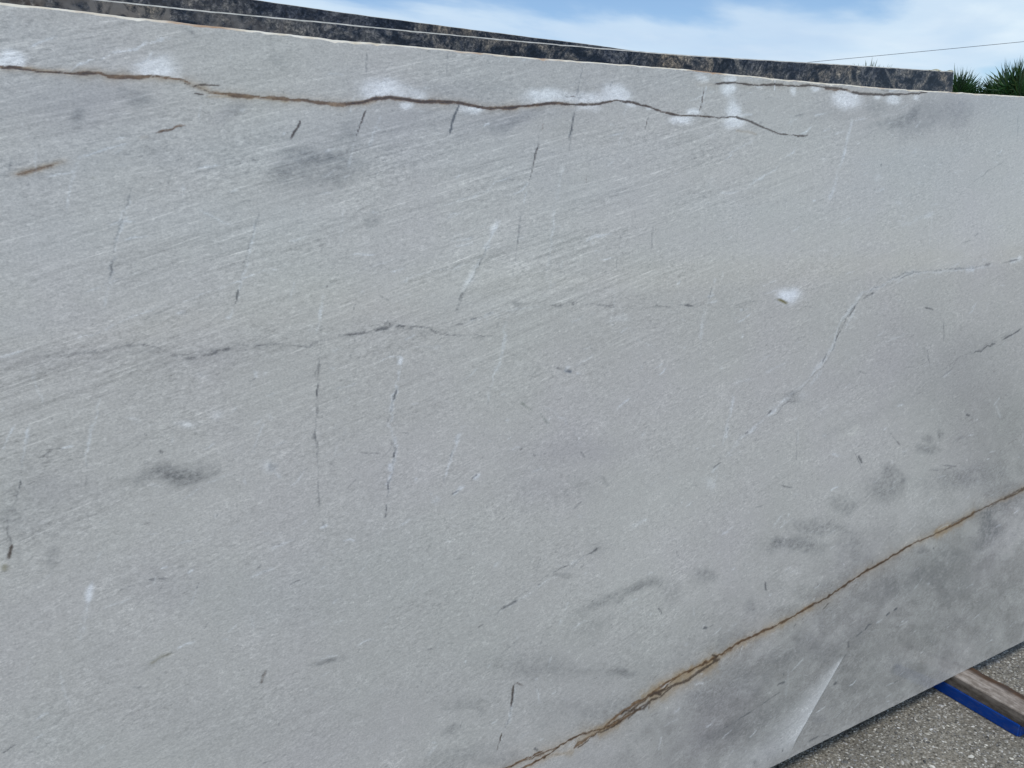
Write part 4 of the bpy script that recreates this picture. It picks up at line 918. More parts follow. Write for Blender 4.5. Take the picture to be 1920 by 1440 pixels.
dk = ramp(st, [(.27, (1,1,1)), (.36, (0,0,0))]); st.links.new(sC, dk.inputs[0])
tot = math_n(st, 'ADD', tot, math_n(st, 'MULTIPLY', math_n(st, 'MULTIPLY', hl.outputs[0], msk), .30))
tot = math_n(st, 'ADD', tot, math_n(st, 'MULTIPLY', fl.outputs[0], .30))
tot = math_n(st, 'SUBTRACT', tot, math_n(st, 'MULTIPLY', dk.outputs[0], .30))
tot = math_n(st, 'ADD', tot, math_n(st, 'MULTIPLY', fil, .42))
vx = N(st, 'ShaderNodeTexVoronoi', i_Scale=1.0, i_Randomness=1.0); st.links.new(objco(st, 14, (150, 1, 300), (3,0,6), vec=wo_), vx.inputs['Vector'])
vxs = N(st, 'ShaderNodeSeparateColor'); st.links.new(vx.outputs['Color'], vxs.inputs[0])
vy = N(st, 'ShaderNodeTexVoronoi', i_Scale=1.0, i_Randomness=1.0); st.links.new(objco(st, 10, (55, 1, 105), (8,0,1), vec=wo_), vy.inputs['Vector'])
vys = N(st, 'ShaderNodeSeparateColor'); st.links.new(vy.outputs['Color'], vys.inputs[0])
cry = math_n(st, 'ADD', cen(vxs.outputs[0], .13), cen(vys.outputs[0], .035))
tot = math_n(st, 'ADD', tot, math_n(st, 'MULTIPLY', cry, gv_.outputs[0]))
spk = ramp(st, [(.955, (0,0,0)), (.97, (1,1,1))]); st.links.new(vxs.outputs[1], spk.inputs[0]); tot = math_n(st, 'ADD', tot, math_n(st, 'MULTIPLY', spk.outputs[0], .10))
spd = ramp(st, [(.965, (0,0,0)), (.98, (1,1,1))]); st.links.new(vxs.outputs[2], spd.inputs[0]); tot = math_n(st, 'SUBTRACT', tot, math_n(st, 'MULTIPLY', spd.outputs[0], .09))
lum = math_n(st, 'ADD', tot, 1.0)
lumc = N(st, 'ShaderNodeCombineColor'); [st.links.new(lum, lumc.inputs[i]) for i in range(3)]
hv = N(st, 'ShaderNodeTexNoise', i_Scale=2.6, i_Detail=4.0); st.links.new(wo_, hv.inputs['Vector'])
hr = ramp(st, [(.3, (.985,1.0,.985)), (.5, (1,1,1)), (.72, (1.0,.985,1.015))]); st.links.new(hv.outputs[0], hr.inputs[0])
# cracks and veins are broken up by the crystal grain
at_m = N(st, 'ShaderNodeAttribute', attribute_name='mark'); at_b = N(st, 'ShaderNodeAttribute', attribute_name='brown')
sm = N(st, 'ShaderNodeSeparateColor'); st.links.new(at_m.outputs['Color'], sm.inputs[0])
er1 = noise(st, objco(st, 0, (150, 1, 210), (5,0,3)), 1, 4, .7); er2 = noise(st, objco(st, 0, (190, 1, 250), (15,0,9)), 1, 4, .7)
def erode(mask, n, k, lo=.06, hi=.95):
    v = math_n(st, 'ADD', mask, math_n(st, 'MULTIPLY', cen(n, 2.4), k)); m = N(st, 'ShaderNodeMapRange', interpolation_type='SMOOTHSTEP'); m.inputs['From Min'].default_value = lo; m.inputs['From Max'].default_value = hi
    st.links.new(v, m.inputs[0]); g = N(st, 'ShaderNodeMapRange'); g.inputs['From Max'].default_value = .12; st.links.new(mask, g.inputs[0])
    return math_n(st, 'MULTIPLY', m.outputs[0], g.outputs[0])
fD = math_n(st, 'MULTIPLY', erode(sm.outputs[0], er1, .30, .03, .85), .82); fW = math_n(st, 'MULTIPLY', erode(sm.outputs[1], er2, .40, .02, .80), .80)
fR = math_n(st, 'MULTIPLY', erode(sm.outputs[2], er2, .42, .12, .85), .9); fB = math_n(st, 'MULTIPLY', erode(at_b.outputs['Fac'], er1, .4, .12, .85), .9)
rcol = ramp(st, [(.3, (.075,.036,.017)), (.5, (.15,.078,.034)), (.7, (.32,.205,.11))]); st.links.new(noise(st, objco(st, 0, (45, 1, 90), (3,0,8)), 1, 4, .6), rcol.inputs[0])
at_z = N(st, 'ShaderNodeAttribute', attribute_name='soft'); sz_ = N(st, 'ShaderNodeSeparateColor'); st.links.new(at_z.outputs['Color'], sz_.inputs[0])
gz = noise(st, objco(st, 8, (60, 1, 110), (2,0,4), vec=wo_), 1, 5, .75)
fS = math_n(st, 'MULTIPLY', sz_.outputs[0], math_n(st, 'ADD', 1.0, cen(gz, 3.2)), True)
fP = math_n(st, 'MULTIPLY', erode(sz_.outputs[1], gz, .22, -.05, 1.12), .88)
c0 = mix_n(st, fS, at_c.outputs['Color'], (.225,.222,.214)); c0 = mix_n(st, fP, c0, (.97,.96,.94)); c0 = mix_n(st, fW, c0, (.80,.80,.79)); c0 = mix_n(st, fR, c0, rcol.outputs[0]); c0 = mix_n(st, fB, c0, (.075,.050,.036)); c0 = mix_n(st, fD, c0, (.10,.105,.112))
c1 = mix_n(st, 1.0, c0, lumc.outputs[0], 'MULTIPLY'); c2 = mix_n(st, 1.0, c1, hr.outputs[0], 'MULTIPLY')
st.links.new(c2, sp.inputs['Base Color'])
rr = N(st, 'ShaderNodeMapRange'); rr.inputs['To Min'].default_value = .04; rr.inputs['To Max'].default_value = .11; st.links.new(sC, rr.inputs[0]); st.links.new(rr.outputs[0], sp.inputs['Roughness'])
# colours of the stone's own markings, plus n, a broad grey darkening the lower right
KC = {'r': (.17,.068,.02), 't': (.40,.29,.17), 'd': (.11,.115,.12), 'b': (.085,.058,.042), 'w': (.97,.96,.94), 'W': (.95,.95,.95), 'c': (.72,.69,.62),
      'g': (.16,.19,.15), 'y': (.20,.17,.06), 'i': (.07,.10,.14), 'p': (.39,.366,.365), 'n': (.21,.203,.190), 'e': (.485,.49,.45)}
BASE = np.array((.585, .555, .508))
U0, U1, TH = -.62, 2.95, .03
def tp(a): a = np.array(a).reshape(-1, 2); return a[:,0], a[:,1]
NU, NV = 1040, 740
k = np.linspace(0, 1, NU); uu = U0 + (U1-U0)*(k*.62 + .38*k**2.0)
tu, tv = tp(TOP)
chip_n = vnoise(uu, uu*0+.3, .012, 3, 2); chip_l = vnoise(uu, uu*0+5.3, .07, 5, 2)
vtop = np.interp(uu, tu, tv) + .0016*(vnoise(uu, uu*0, .03, 11, 3)-.5)
cham = .0022 + .0028*chip_l*chip_n*2 + .004*np.clip(chip_n-.74, 0, 1) + .0022*np.clip(.45-uu, 0, 1)
vbot = .0012*vnoise(uu, uu*0+9, .02, 12, 2)+.004*np.clip(vnoise(uu, uu*0+2, .03, 13, 2)-.76, 0, 1)
tt = np.linspace(0, 1, NV)
Ug = np.repeat(uu[None,:], NV, 0); Vg = vbot[None,:]+tt[:,None]*(vtop-cham-vbot)[None,:]
# gentle warp so that traced lines run ragged
wu = .0036*(vnoise(Ug, Vg, .011, 21, 3)-.5); wv2 = .0036*(vnoise(Ug, Vg, .011, 22, 3)-.5)
Uw, Vw = Ug+wu, Vg+wv2
bu = .034*(vnoise(Ug, Vg, .05, 31, 5)-.5); bv = .034*(vnoise(Ug, Vg, .05, 32, 5)-.5)
Ub, Vb = Ug+bu, Vg+bv
patch = np.clip((vnoise(Ug, Vg, .03, 41, 3)-.22)*2.6, .3, 1.)
gran = np.clip((vnoise(Ug, Vg*1.4, .009, 43, 3)-.3)*2.2, 0, 1)
soft = .55+.9*vnoise(Ug, Vg, .03, 42, 4)
STONE = np.ones((NV, NU, 3))*BASE
big = vnoise(Ug, Vg, .35, 51, 4); STONE *= (1+.10*(big-.5))[...,None]
mot = vnoise(Ug+.5*Vg, Vg*1.6, .07, 52, 4)
VID = np.zeros((NV, NU), np.int8); MARK = np.zeros((NV, NU, 3)); BROWN = np.zeros((NV, NU)); SOFT = np.zeros((NV, NU, 3))
def sub(umin, umax, vmin, vmax):
    c0, c1 = np.searchsorted(uu, [umin, umax]); c0 = max(c0-1, 0); c1 = min(c1+1, NU)
    if c1 <= c0: return None
    lo = Vg[:, c0:c1].min(1); hi = Vg[:, c0:c1].max(1); rws = np.where((hi >= vmin) & (lo <= vmax))[0]
    if len(rws) == 0: return None
    return slice(rws[0], rws[-1]+1), slice(c0, c1)
v1u, v1v = tp(VEIN1); v2u, v2v = tp(VEIN2); v3u, v3v = tp(VEIN3)
sg1 = Vw-np.interp(Uw, v1u, v1v); sg2 = Vw-np.interp(Uw, v2u, v2v); sg3 = Vw-np.interp(Uw, v3u, v3v)
def smooth(x, a, b): t = np.clip((x-a)/(b-a), 0, 1); return t*t*(3-2*t)
def blob(kind, cx, cy, ax, ay, bx, by, op, clip):
    ext = 2.3*(abs(ax)+abs(bx))+.02; ey = 2.3*(abs(ay)+abs(by))+.02
    s = sub(cx-ext, cx+ext, cy-ey, cy+ey)
    if s is None: return
    hard = kind in 'Wyc' or clip != 0
    du = (Ug+.5*bu if hard else Ub)[s]-cx; dv = (Vg+.5*bv if hard else Vb)[s]-cy; det = ax*by-ay*bx
    p = (du*by-dv*bx)/det; q = (dv*ax-du*ay)/det; r2 = p*p+q*q
    a = np.exp(-np.power(r2, 1.5)*.8) if hard else (np.exp(-np.power(r2, 1.7)*.75) if kind == 'd' and op > .2 else np.exp(-r2*.95))
    if clip == 1: a = a*smooth(sg1[s], 0, .003)
    elif clip == -1: a = a*smooth(-sg1[s], 0, .003)
    elif clip == 2: a = a*smooth(sg2[s], 0, .003)
    elif clip == -2: a = a*smooth(-sg2[s], 0, .003)
    if kind == 'd': a = a*np.clip(.25+1.1*(soft[s]-.55)+.85*gran[s], .05, 1.3)
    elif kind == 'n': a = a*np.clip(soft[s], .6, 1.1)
    elif kind == 'w': a = a*(.95+.45*gran[s]) if clip else a*np.clip(soft[s]-.25, 0, 1)
    elif kind == 'c': a = a*np.clip(patch[s]*1.2, 0, 1)
    a = np.clip(a*op, 0, 1)
    if kind in 'dw': Z = SOFT[s][..., 'dw'.index(kind)]; Z[...] = 1-(1-Z)*(1-a); return
    a = a[...,None]; STONE[s] = STONE[s]*(1-a)+np.array(KC[kind])*a
def stroke(kind, w, op, pts):
    vid = int(kind[1]) if len(kind) > 1 else 0; kd = kind[0]
    pu, pv = tp(pts); m = w*2.6+.01; s = sub(pu.min()-m, pu.max()+m, pv.min()-m, pv.max()+m)
    if s is None: return
    lng = math.hypot(pu[-1]-pu[0], pv[-1]-pv[0]) > .14 and not vid; kw = 2.2 if vid == 3 else (2.6 if lng else 1.); kb = .55 if lng else (.12 if vid == 3 else 0.)
    X, Y = Ug[s]+kw*wu[s]+kb*bu[s], Vg[s]+kw*wv2[s]+kb*bv[s]; dmin = np.full(X.shape, 9.); tl = np.zeros(X.shape); L = 0; tot_l = sum(math.hypot(pu[i+1]-pu[i], pv[i+1]-pv[i]) for i in range(len(pu)-1))
    for i in range(len(pu)-1):
        ex, ey = pu[i+1]-pu[i], pv[i+1]-pv[i]; l2 = ex*ex+ey*ey+1e-12; t = np.clip(((X-pu[i])*ex+(Y-pv[i])*ey)/l2, 0, 1)
        dd = np.hypot(X-pu[i]-t*ex, Y-pv[i]-t*ey); b = dd < dmin; dmin = np.where(b, dd, dmin); tl = np.where(b, L+t*math.sqrt(l2), tl); L += math.sqrt(l2)
    e = tl/max(tot_l, 1e-6); tap = smooth(e, -.04, .24)*smooth(1-e, -.04, .24) if not vid else smooth(e, -.01, .03)*smooth(1-e, -.01, .05)
    w = max(w*((.5 if kd == 'd' else .62) if not vid else (.5 if vid < 3 else .58)), .0014)
    wl = w*(.55+.9*patch[s])*(.45+.55*tap) if kd != 't' else w*(.8+.8*patch[s])*(1.5 if vid == 3 else 1)
    a = np.exp(-np.power(dmin/wl, 2.))
    if kd in 'tw' or (kd == 'd' and w > .004): a = a*np.clip(soft[s]-.1, .2, 1)
    pk = (patch[s] if not lng or kd == 'w' else patch[s]*(.5+.75*gran[s])) if vid == 0 else .6+.4*patch[s]
    a = a*op*((1.12 if not lng else 1.15) if kd in 'dw' and not vid else 1.2)*tap*np.clip(.45+.7*pk, 0, 1); a = np.clip(a, 0, 1)
    if vid: V_ = VID[s]; V_[(a > .28) & (kd in 'rb')] = vid
    if kd in 'dwr': M_ = MARK[s][..., 'dwr'.index(kd)]; np.maximum(M_, a, out=M_); return
    if kd == 'b': M_ = BROWN[s]; np.maximum(M_, a, out=M_); return
    a = a[...,None]; STONE[s] = STONE[s]*(1-a)+np.array(KC[kd])*a
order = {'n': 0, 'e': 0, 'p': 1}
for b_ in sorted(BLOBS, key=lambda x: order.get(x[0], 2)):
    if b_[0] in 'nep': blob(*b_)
# mottled darker ground of the stone round the lower vein
lowmask = smooth(sg3, .33, -.12)*smooth(Ug, .55, 1.25)
mot2 = vnoise(Ug+.3*Vg, Vg*1.3, .16, 53, 5)
STONE *= (1-.12*lowmask*smooth(mot, .51, .56)*(.5+.8*gran)-.05*lowmask*smooth(mot2, .46, .6)+.08*lowmask*smooth(mot, .45, .3))[...,None]
for b_ in BLOBS:
    if b_[0] not in 'nep': blob(*b_)
# the pale feather against the hairline near the lower edge
qu, qv = tp(WEDGE); s = sub(qu.min()-.25, qu.max()+.1, qv.min()-.05, qv.max()+.05)
X, Y = Ug[s]+bu[s]*.02, Vg[s]; xr = np.interp(Y, qv[::-1], qu[::-1]); dd = xr-X; tl = np.clip((qv[0]-Y)/(qv[0]-qv[-1]), 0, 1)
a = smooth(dd, -.0005, .0025)*np.exp(-np.power(np.clip(dd, 0, 9)/(.014+.19*tl**1.25), 1.0))*smooth(tl, 0, .08)*smooth(1-tl, -.05, .25)*1.1*(.6+.3*soft[s]+.2*gran[s])
a = np.clip(a, 0, 1)[...,None]; STONE[s] = STONE[s]*(1-a)+np.array((.68,.66,.63))*a
a = (np.exp(-np.power((dd+.0008)/.0016, 2))*smooth(tl, 0, .05)*smooth(1-tl, 0, .2)*.5)[...,None]; STONE[s] = STONE[s]*(1-a)+np.array(KC['d'])*a
for s_ in STROKES: stroke(*s_)
# many short natural flecks and healed hairlines, finer than the traced ones
def scatter(n, kind, lmin, lmax, wid, op, ang, spread, mask):
    for i in range(n):
        u = rng.uniform(-.35, 2.8); v = rng.uniform(.02, 1.74)
        if rng.random() > mask(u, v): continue
        l = rng.uniform(lmin, lmax); a = R(ang+rng.normal()*spread); b = a+rng.normal()*.25
        stroke(kind, wid*rng.uniform(.6, 1.3), op*rng.uniform(.4, 1), [u, v, u+l*.5*math.cos(a), v+l*.5*math.sin(a), u+l*(.5*math.cos(a)+.5*math.cos(b)), v+l*(.5*math.sin(a)+.5*math.sin(b))])
upl = lambda u, v: 1. if v > 1.05+.15*u else .45
low = lambda u, v: 1. if v < 1.2+.1*u else .4
scatter(520, 'w', .01, .06, .0026, .6, 16, 8, upl); scatter(300, 'd', .006, .03, .002, .42, 20, 16, low)
scatter(380, 'w', .005, .02, .004, .46, 10, 40, low); scatter(120, 'd', .003, .006, .0024, .4, 0, 90, low); scatter(50, 'd', .03, .09, .0018, .34, 74, 6, upl); scatter(60, 'w', .03, .1, .003, .42, 74, 6, upl)
scatter(120, 'w', .02, .07, .004, .45, 24, 10, low); scatter(90, 'd', .02, .06, .0018, .34, 24, 10, low)
streak = (.30+.75*smooth(Vg-.10*Ug-.05*np.sin(Ug*3), .85, 1.35)*smooth(Ug, 1.9, .7))*(.75+.5*big)
streak = streak*(1-.75*np.clip((STONE.mean(2)-.62)/.15, 0, 1)); streak = np.where(VID > 0, streak*.3, streak)
FIL = .4+.7*smooth(Vg-.12*Ug, 1.3, .8)+.7*lowmask
co = np.stack([Ug, np.zeros_like(Ug), Vg], -1).reshape(-1, 3)
idx = np.arange(NU*NV).reshape(NV, NU)
quads = np.stack([idx[:-1,:-1], idx[:-1,1:], idx[1:,1:], idx[1:,:-1]], -1).reshape(-1, 4)
qvid = np.maximum.reduce([VID[:-1,:-1], VID[:-1,1:], VID[1:,1:], VID[1:,:-1]]).reshape(-1)
slab = empty('stone_slab', (0, 0, ZB), (-LEAN, 0, 0))
tag(slab, 'large pale grey polished stone slab with rust veins, leaning in front', 'stone slab', kind='thing')
def take(name, sel, parent):
    q = quads[sel]; un, inv = np.unique(q, return_inverse=True)
    return mesh_np(name, co[un], inv.reshape(-1, 4), m_stone, parent, {'stone': STONE.reshape(-1, 3)[un], 'streak': streak.reshape(-1)[un], 'mark': MARK.reshape(-1, 3)[un], 'brown': BROWN.reshape(-1)[un], 'fil': FIL.reshape(-1)[un], 'soft': SOFT.reshape(-1, 3)[un]})
face = take('polished_face', qvid == 0, slab)
for i, lb in ((1, 'long rust brown vein winding below the top edge'), (2, 'short dark brown vein close to the top edge'), (3, 'rust brown vein rising across the lower right')):
    o = take('rust_vein', qvid == i, slab); o['label'] = lb
# broken arris along the top, body behind
m_edge, et, ep = mat('raw_stone_edge', .75)
ev = objco(et); en = noise(et, ev, 40, 5, .6); en2 = noise(et, ev, 7, 3, .5)
er = ramp(et, [(.3, (.62,.52,.38)), (.5, (.78,.70,.56)), (.75, (.86,.82,.72))]); et.links.new(en, er.inputs[0])
er2 = ramp(et, [(.55, (0,0,0)), (.66, (.8,.8,.8))]); et.links.new(en2, er2.inputs[0])
et.links.new(mix_n(et, er2.outputs[0], er.outputs[0], (.36,.19,.09)), ep.inputs['Base Color']); bump(et, ep, en, .5, .002)
m_body, bt, bp = mat('sawn_stone', .8, (.42,.43,.43)); bn = noise(bt, objco(bt), 25, 5); br = ramp(bt, [(.3, (.34,.34,.33)), (.7, (.5,.5,.49))]); bt.links.new(bn, br.inputs[0]); bt.links.new(br.outputs[0], bp.inputs['Base Color'])
def strip(name, rows, m, parent, close=False):
    """rows: list of (n,3) arrays of equal length, joined by quads"""
    n = len(rows[0]); P = np.concatenate(rows); q = []
    ii = np.arange(n-1)
    for r in range(len(rows)-1):
        q.append(np.stack([r*n+ii, r*n+ii+1, (r+1)*n+ii+1, (r+1)*n+ii], -1))
    return mesh_np(name, P, np.concatenate(q), m, parent, smooth=False)
dep = cham*.9+.001
midj = .0009*(vnoise(uu, uu*0+1, .008, 61, 2)-.5)
A = lambda y, v: np.stack([uu, np.broadcast_to(y, uu.shape), v], -1)
strip('broken_edge', [A(0, vtop-cham), A(dep*.35+midj, vtop-cham*.45), A(dep, vtop)], m_edge, slab)
strip('stone_body', [A(dep, vtop), A(TH, vtop), A(TH, vbot*0), A(.0015, vbot*0), A(0, vbot)], m_body, slab)
for e in (0, -1):
    q = [(uu[e], 0, vbot[e]), (uu[e], TH, 0), (uu[e], TH, vtop[e]), (uu[e], 0, vtop[e])]; mesh_obj('stone_end', q, [(0,1,2,3)], m_body, slab)
# ------------------------------------------------------------------ dark slabs behind
def dark_mat(name, seed, blue):
    m, t, p = mat(name, .3, spec=.3)
    v = objco(t, 35, (1,1,1.25), (seed, 0, seed*.7))
    a = noise(t, v, 17, 8, .74, 1.2); b = noise(t, v, 130, 5, .75, .8); c = noise(t, v, 5, 3, .5)
    r = ramp(t, [(.34, (.002,.004,.008)), (.44, (.013,.018,.028)), (.50, (.058,.06,.066)), (.58, (.14,.132,.12)), (.72, (.30,.27,.225))]); t.links.new(a, r.inputs[0])
    r2 = ramp(t, [(.38, (.25,.27,.32)), (.5, (1,.98,.95)), (.62, (2.6,2.4,2.2))]); t.links.new(b, r2.inputs[0])
    r3 = ramp(t, [(.35, (.55,.62,.78)), (.5, (1,1,1)), (.66, (1.25,1.1,.92))]); t.links.new(c, r3.inputs[0])
    x = mix_n(t, 1.0, r.outputs[0], r2.outputs[0], 'MULTIPLY'); x = mix_n(t, 1.0, x, r3.outputs[0], 'MULTIPLY')
    # paler brown patches toward one end of the slab
    sx = N(t, 'ShaderNodeSeparateXYZ'); t.links.new(N(t, 'ShaderNodeTexCoord').outputs['Object'], sx.inputs[0])
    mr = N(t, 'ShaderNodeMapRange'); mr.inputs['From Min'].default_value = .55; mr.inputs['From Max'].default_value = .1; t.links.new(sx.outputs[0], mr.inputs[0])
    d = noise(t, v, 22, 5, .6, 1.0); dr = ramp(t, [(.46, (0,0,0)), (.56, (1,1,1))]); t.links.new(d, dr.inputs[0])
    pc = ramp(t, [(.35, (.06,.035,.02)), (.5, (.20,.18,.16)), (.7, (.27,.22,.17))]); t.links.new(noise(t, v, 13, 4, .5), pc.inputs[0])
    x = mix_n(t, math_n(t, 'MULTIPLY', math_n(t, 'MULTIPLY', dr.outputs[0], mr.outputs[0]), .85 if not blue else .25), x, pc.outputs[0])
    t.links.new(x, p.inputs['Base Color']); bump(t, p, b, .1, .001); return m
m_pale, pt, pp = mat('pale_sawn_arris', .7); pn = noise(pt, objco(pt), 60, 4); pr = ramp(pt, [(.3, (.36,.35,.31)), (.7, (.66,.63,.56))]); pt.links.new(pn, pr.inputs[0]); pt.links.new(pr.outputs[0], pp.inputs['Base Color'])
def dark_slab(label, off, top, u0, u1, m, ch, th=.03):
    n = np.array((0, math.cos(LEAN), -math.sin(LEAN)))*off
    root = empty('dark_stone_slab', (0, n[1], ZB), (-LEAN, 0, 0)); dz = -n[2]
    # keep the base on the rack: the plane is moved along its normal, then the foot slid down the plane to rack height
    sh = n[2]/math.cos(LEAN); root.location = (0, n[1]+abs(sh)*math.sin(LEAN)*0 + math.tan(LEAN)*(-n[2])*1.0, ZB)
    dv = (root.location.z-(ZB+n[2]))/math.cos(LEAN)
    a, b = tp(top); x = np.linspace(u0, u1, 520); vt = np.interp(x, a, b)-dv + .001*(vnoise(x, x*0+off*50, .03, 71, 3)-.5)
    c = ch*(.7+.6*vnoise(x, x*0+off*9, .02, 72, 2)); B_ = lambda y, v: np.stack([x, np.broadcast_to(y, x.shape), v], -1)
    vv = [B_(0, vt*0)]+[B_(0, (vt-c)*f_) for f_ in (.5, .9)]+[B_(0, vt-c)]
    strip('polished_face', vv, m, root)
    strip('sawn_edge', [B_(0, vt-c), B_(c*.8, vt)], m_pale, root)
    strip('stone_body', [B_(c*.8, vt), B_(th, vt), B_(th, vt*0), B_(0, vt*0)], m, root)
    e = .004; V = [(u1, .0, 0), (u1, 0, vt[-1]-c[-1]), (u1+e, e, vt[-1]-e), (u1+e, e, 0), (u1+e, th, 0), (u1+e, th, vt[-1]-e), (u1, c[-1]*.8, vt[-1]), (u1, th, vt[-1])]
    mesh_obj('sawn_end', V, [(0,3,2,1), (3,4,5,2), (1,2,6), (2,5,7,6)], m_pale, root)
    mesh_obj('stone_end', [(u0,0,0),(u0,th,0),(u0,th,vt[0]),(u0,0,vt[0]-c[0])], [(0,3,2,1)], m, root)
    tag(root, label, 'stone slab', 'dark slabs stacked behind the pale slab', 'thing'); return root, (x, vt)
d1, prof1 = dark_slab('dark slab directly behind the pale slab, its square end beside the palms', .065, D1TOP, -.6, D1END, dark_mat('dark_granite', 1.3, False), .0024)
d2, prof2 = dark_slab('rearmost dark slab, showing as a tapering strip along the top left', .13, D2TOP, -.6, 1.95, dark_mat('blue_black_granite', 6.1, True), .0008)
# hardened resin left on the top edge of the first dark slab
m_res, rt_, rp = mat('dried_resin', .5, (.42,.38,.22)); rn = noise(rt_, objco(rt_), 90, 4); rr_ = ramp(rt_, [(.35, (.26,.24,.13)), (.65, (.6,.55,.38))]); rt_.links.new(rn, rr_.inputs[0]); rt_.links.new(rr_.outputs[0], rp.inputs['Base Color'])
def lump(name, x0, ln, hh, parent, prof, m):
    V = []; F = []; nx, na = 14, 7
    for i in range(nx+1):
        t = i/nx; x = x0+ln*t; base = float(np.interp(x, *prof)); r = math.sin(math.pi*min(max(t, .02), .98))**.6*(.8+.4*random.random())
        for j in range(na): a = math.pi*j/(na-1); V.append((x, .012-.012*math.cos(a)*r, base-.001+hh*r*math.sin(a)))
    for i in range(nx):
        for j in range(na-1): F.append((i*na+j, (i+1)*na+j, (i+1)*na+j+1, i*na+j+1))
    return mesh_obj(name, V, F, m, parent, True)
lump('resin_lump', D1END-.088, .05, .006, d1, prof1, m_res); lump('resin_lump', D1END-.13, .05, .003, d1, prof1, m_res); lump('resin_lump', D1END-.008, .012, .006, d1, prof1, m_res)
# ------------------------------------------------------------------ rack under the slabs
m_blue, ut, up_ = mat('blue_enamel', .4, spec=.25); un_ = noise(ut, objco(ut), 30, 5, .6); ur = ramp(ut, [(.3, (.001,.045,.27)), (.7, (.003,.065,.34))]); ut.links.new(un_, ur.inputs[0])
us = noise(ut, objco(ut, 0, (3,40,1)), 14, 4); usr = ramp(ut, [(.70, (0,0,0)), (.78, (1,1,1))]); ut.links.new(us, usr.inputs[0])
ut.links.new(mix_n(ut, math_n(ut, 'MULTIPLY', usr.outputs[0], .35), ur.outputs[0], (.10,.11,.13)), up_.inputs['Base Color'])
lk = up_.inputs['Base Color'].links[0].from_socket; dz_ = ramp(ut, [(.5, (0,0,0)), (.75, (.4,.4,.4))]); ut.links.new(noise(ut, objco(ut, 0, (1,.6,2)), 55, 6, .7), dz_.inputs[0]); ut.links.new(mix_n(ut, dz_.outputs[0], lk, (.13,.13,.12)), up_.inputs['Base Color']); bump(ut, up_, un_, .1, .001)
m_wood, wt, wp = mat('weathered_timber', .8)
wg = noise(wt, objco(wt, 0, (60, 3, 60)), 1, 6, .6, .4); wr = ramp(wt, [(.3, (.10,.08,.062)), (.5, (.19,.155,.125)), (.72, (.30,.25,.20))]); wt.links.new(wg, wr.inputs[0])
wn = N(wt, 'ShaderNodeAttribute', attribute_name='wear'); wb = noise(wt, objco(wt), 26, 5, .65)
topc = ramp(wt, [(.3, (.28,.23,.19)), (.55, (.48,.42,.36)), (.75, (.6,.54,.47))]); wt.links.new(math_n(wt, 'ADD', math_n(wt, 'MULTIPLY', wb, .6), math_n(wt, 'MULTIPLY', wg, .4)), topc.inputs[0])
brk = ramp(wt, [(.3, (.045,.02,.008)), (.7, (.15,.075,.03))]); wt.links.new(wb, brk.inputs[0])
sw = N(wt, 'ShaderNodeSeparateColor'); wt.links.new(wn.outputs['Color'], sw.inputs[0])
x_ = mix_n(wt, sw.outputs[0], wr.outputs[0], topc.outputs[0])
stn = math_n(wt, 'ADD', sw.outputs[1], math_n(wt, 'MULTIPLY', math_n(wt, 'SUBTRACT', wb, .5), .9), True)
stn = math_n(wt, 'MULTIPLY', stn, math_n(wt, 'GREATER_THAN', sw.outputs[1], .02))
x_ = mix_n(wt, stn, x_, brk.outputs[0]); dn = ramp(wt, [(.42, (.45,.42,.38)), (.6, (1,1,1))]); wt.links.new(noise(wt, objco(wt, 0, (1,.5,1)), 60, 6, .7), dn.inputs[0]); x_ = mix_n(wt, .8, x_, dn.outputs[0], 'MULTIPLY'); wt.links.new(x_, wp.inputs['Base Color']); bump(wt, wp, wg, .4, .002)
def box(name, a, b, m, parent, bev=.0):
    (x0,y0,z0), (x1,y1,z1) = a, b
    o = mesh_obj(name, [(x0,y0,z0),(x1,y0,z0),(x1,y1,z0),(x0,y1,z0),(x0,y0,z1),(x1,y0,z1),(x1,y1,z1),(x0,y1,z1)], [(0,3,2,1),(4,5,6,7),(0,1,5,4),(1,2,6,5),(2,3,7,6),(3,0,4,7)], m, parent)
    if bev:
        md = o.modifiers.new('bevel', 'BEVEL'); md.width = bev; md.segments = 2; md.limit_method = 'NONE'
    return o
def timber(x0, y0, y1, parent):
    ny = 60; V = []; F = []; W = []
    prof = [(.0, .0415), (.0005, .060), (.002, .076), (.006, ZB-.0003), (.030, ZB), (.060, ZB-.0005), (.080, .0772), (.104, .071), (.122, .060), (.126, .0415)]
    ww = [(0,0),(0,0),(.15,0),(.9,0),(1,0),(1,.25),(.8,.95),(.3,1),(.1,1),(0,1)]
    for i in range(ny+1):
        y = y0+(y1-y0)*i/ny; j = float(vnoise(np.array([y]), np.array([.3]), .06, 81, 3)[0]-.5); j2 = float(vnoise(np.array([y]), np.array([.7]), .02, 82, 2)[0]-.5)
        for kx, (px_, pz) in enumerate(prof):
            ex = (.018*j+.006*j2)*max(0, kx-4)/4; V.append((x0+px_+ex, y, pz-(.0012*abs(j2) if 2 <= kx <= 3 else 0)))
            W.append((*ww[kx], 0))
    n = len(prof)
    for i in range(ny):
        for j in range(n-1): F.append((i*n+j, i*n+j+1, (i+1)*n+j+1, (i+1)*n+j))
    F.append(tuple(range(n))); F.append(tuple(reversed(range(ny*n, (ny+1)*n))))
    o = mesh_obj('timber_bearer', V, F, m_wood, parent)
    a = o.data.attributes.new('wear', 'FLOAT_COLOR', 'POINT'); a.data.foreach_set('color', np.c_[np.array(W), np.ones(len(W))].astype(np.float32).ravel()); return o
rack = empty('slab_rack', (2.3, .3, 0))
tag(rack, 'blue steel rack foot with a weathered timber bearer under the slab', 'rack', kind='thing')
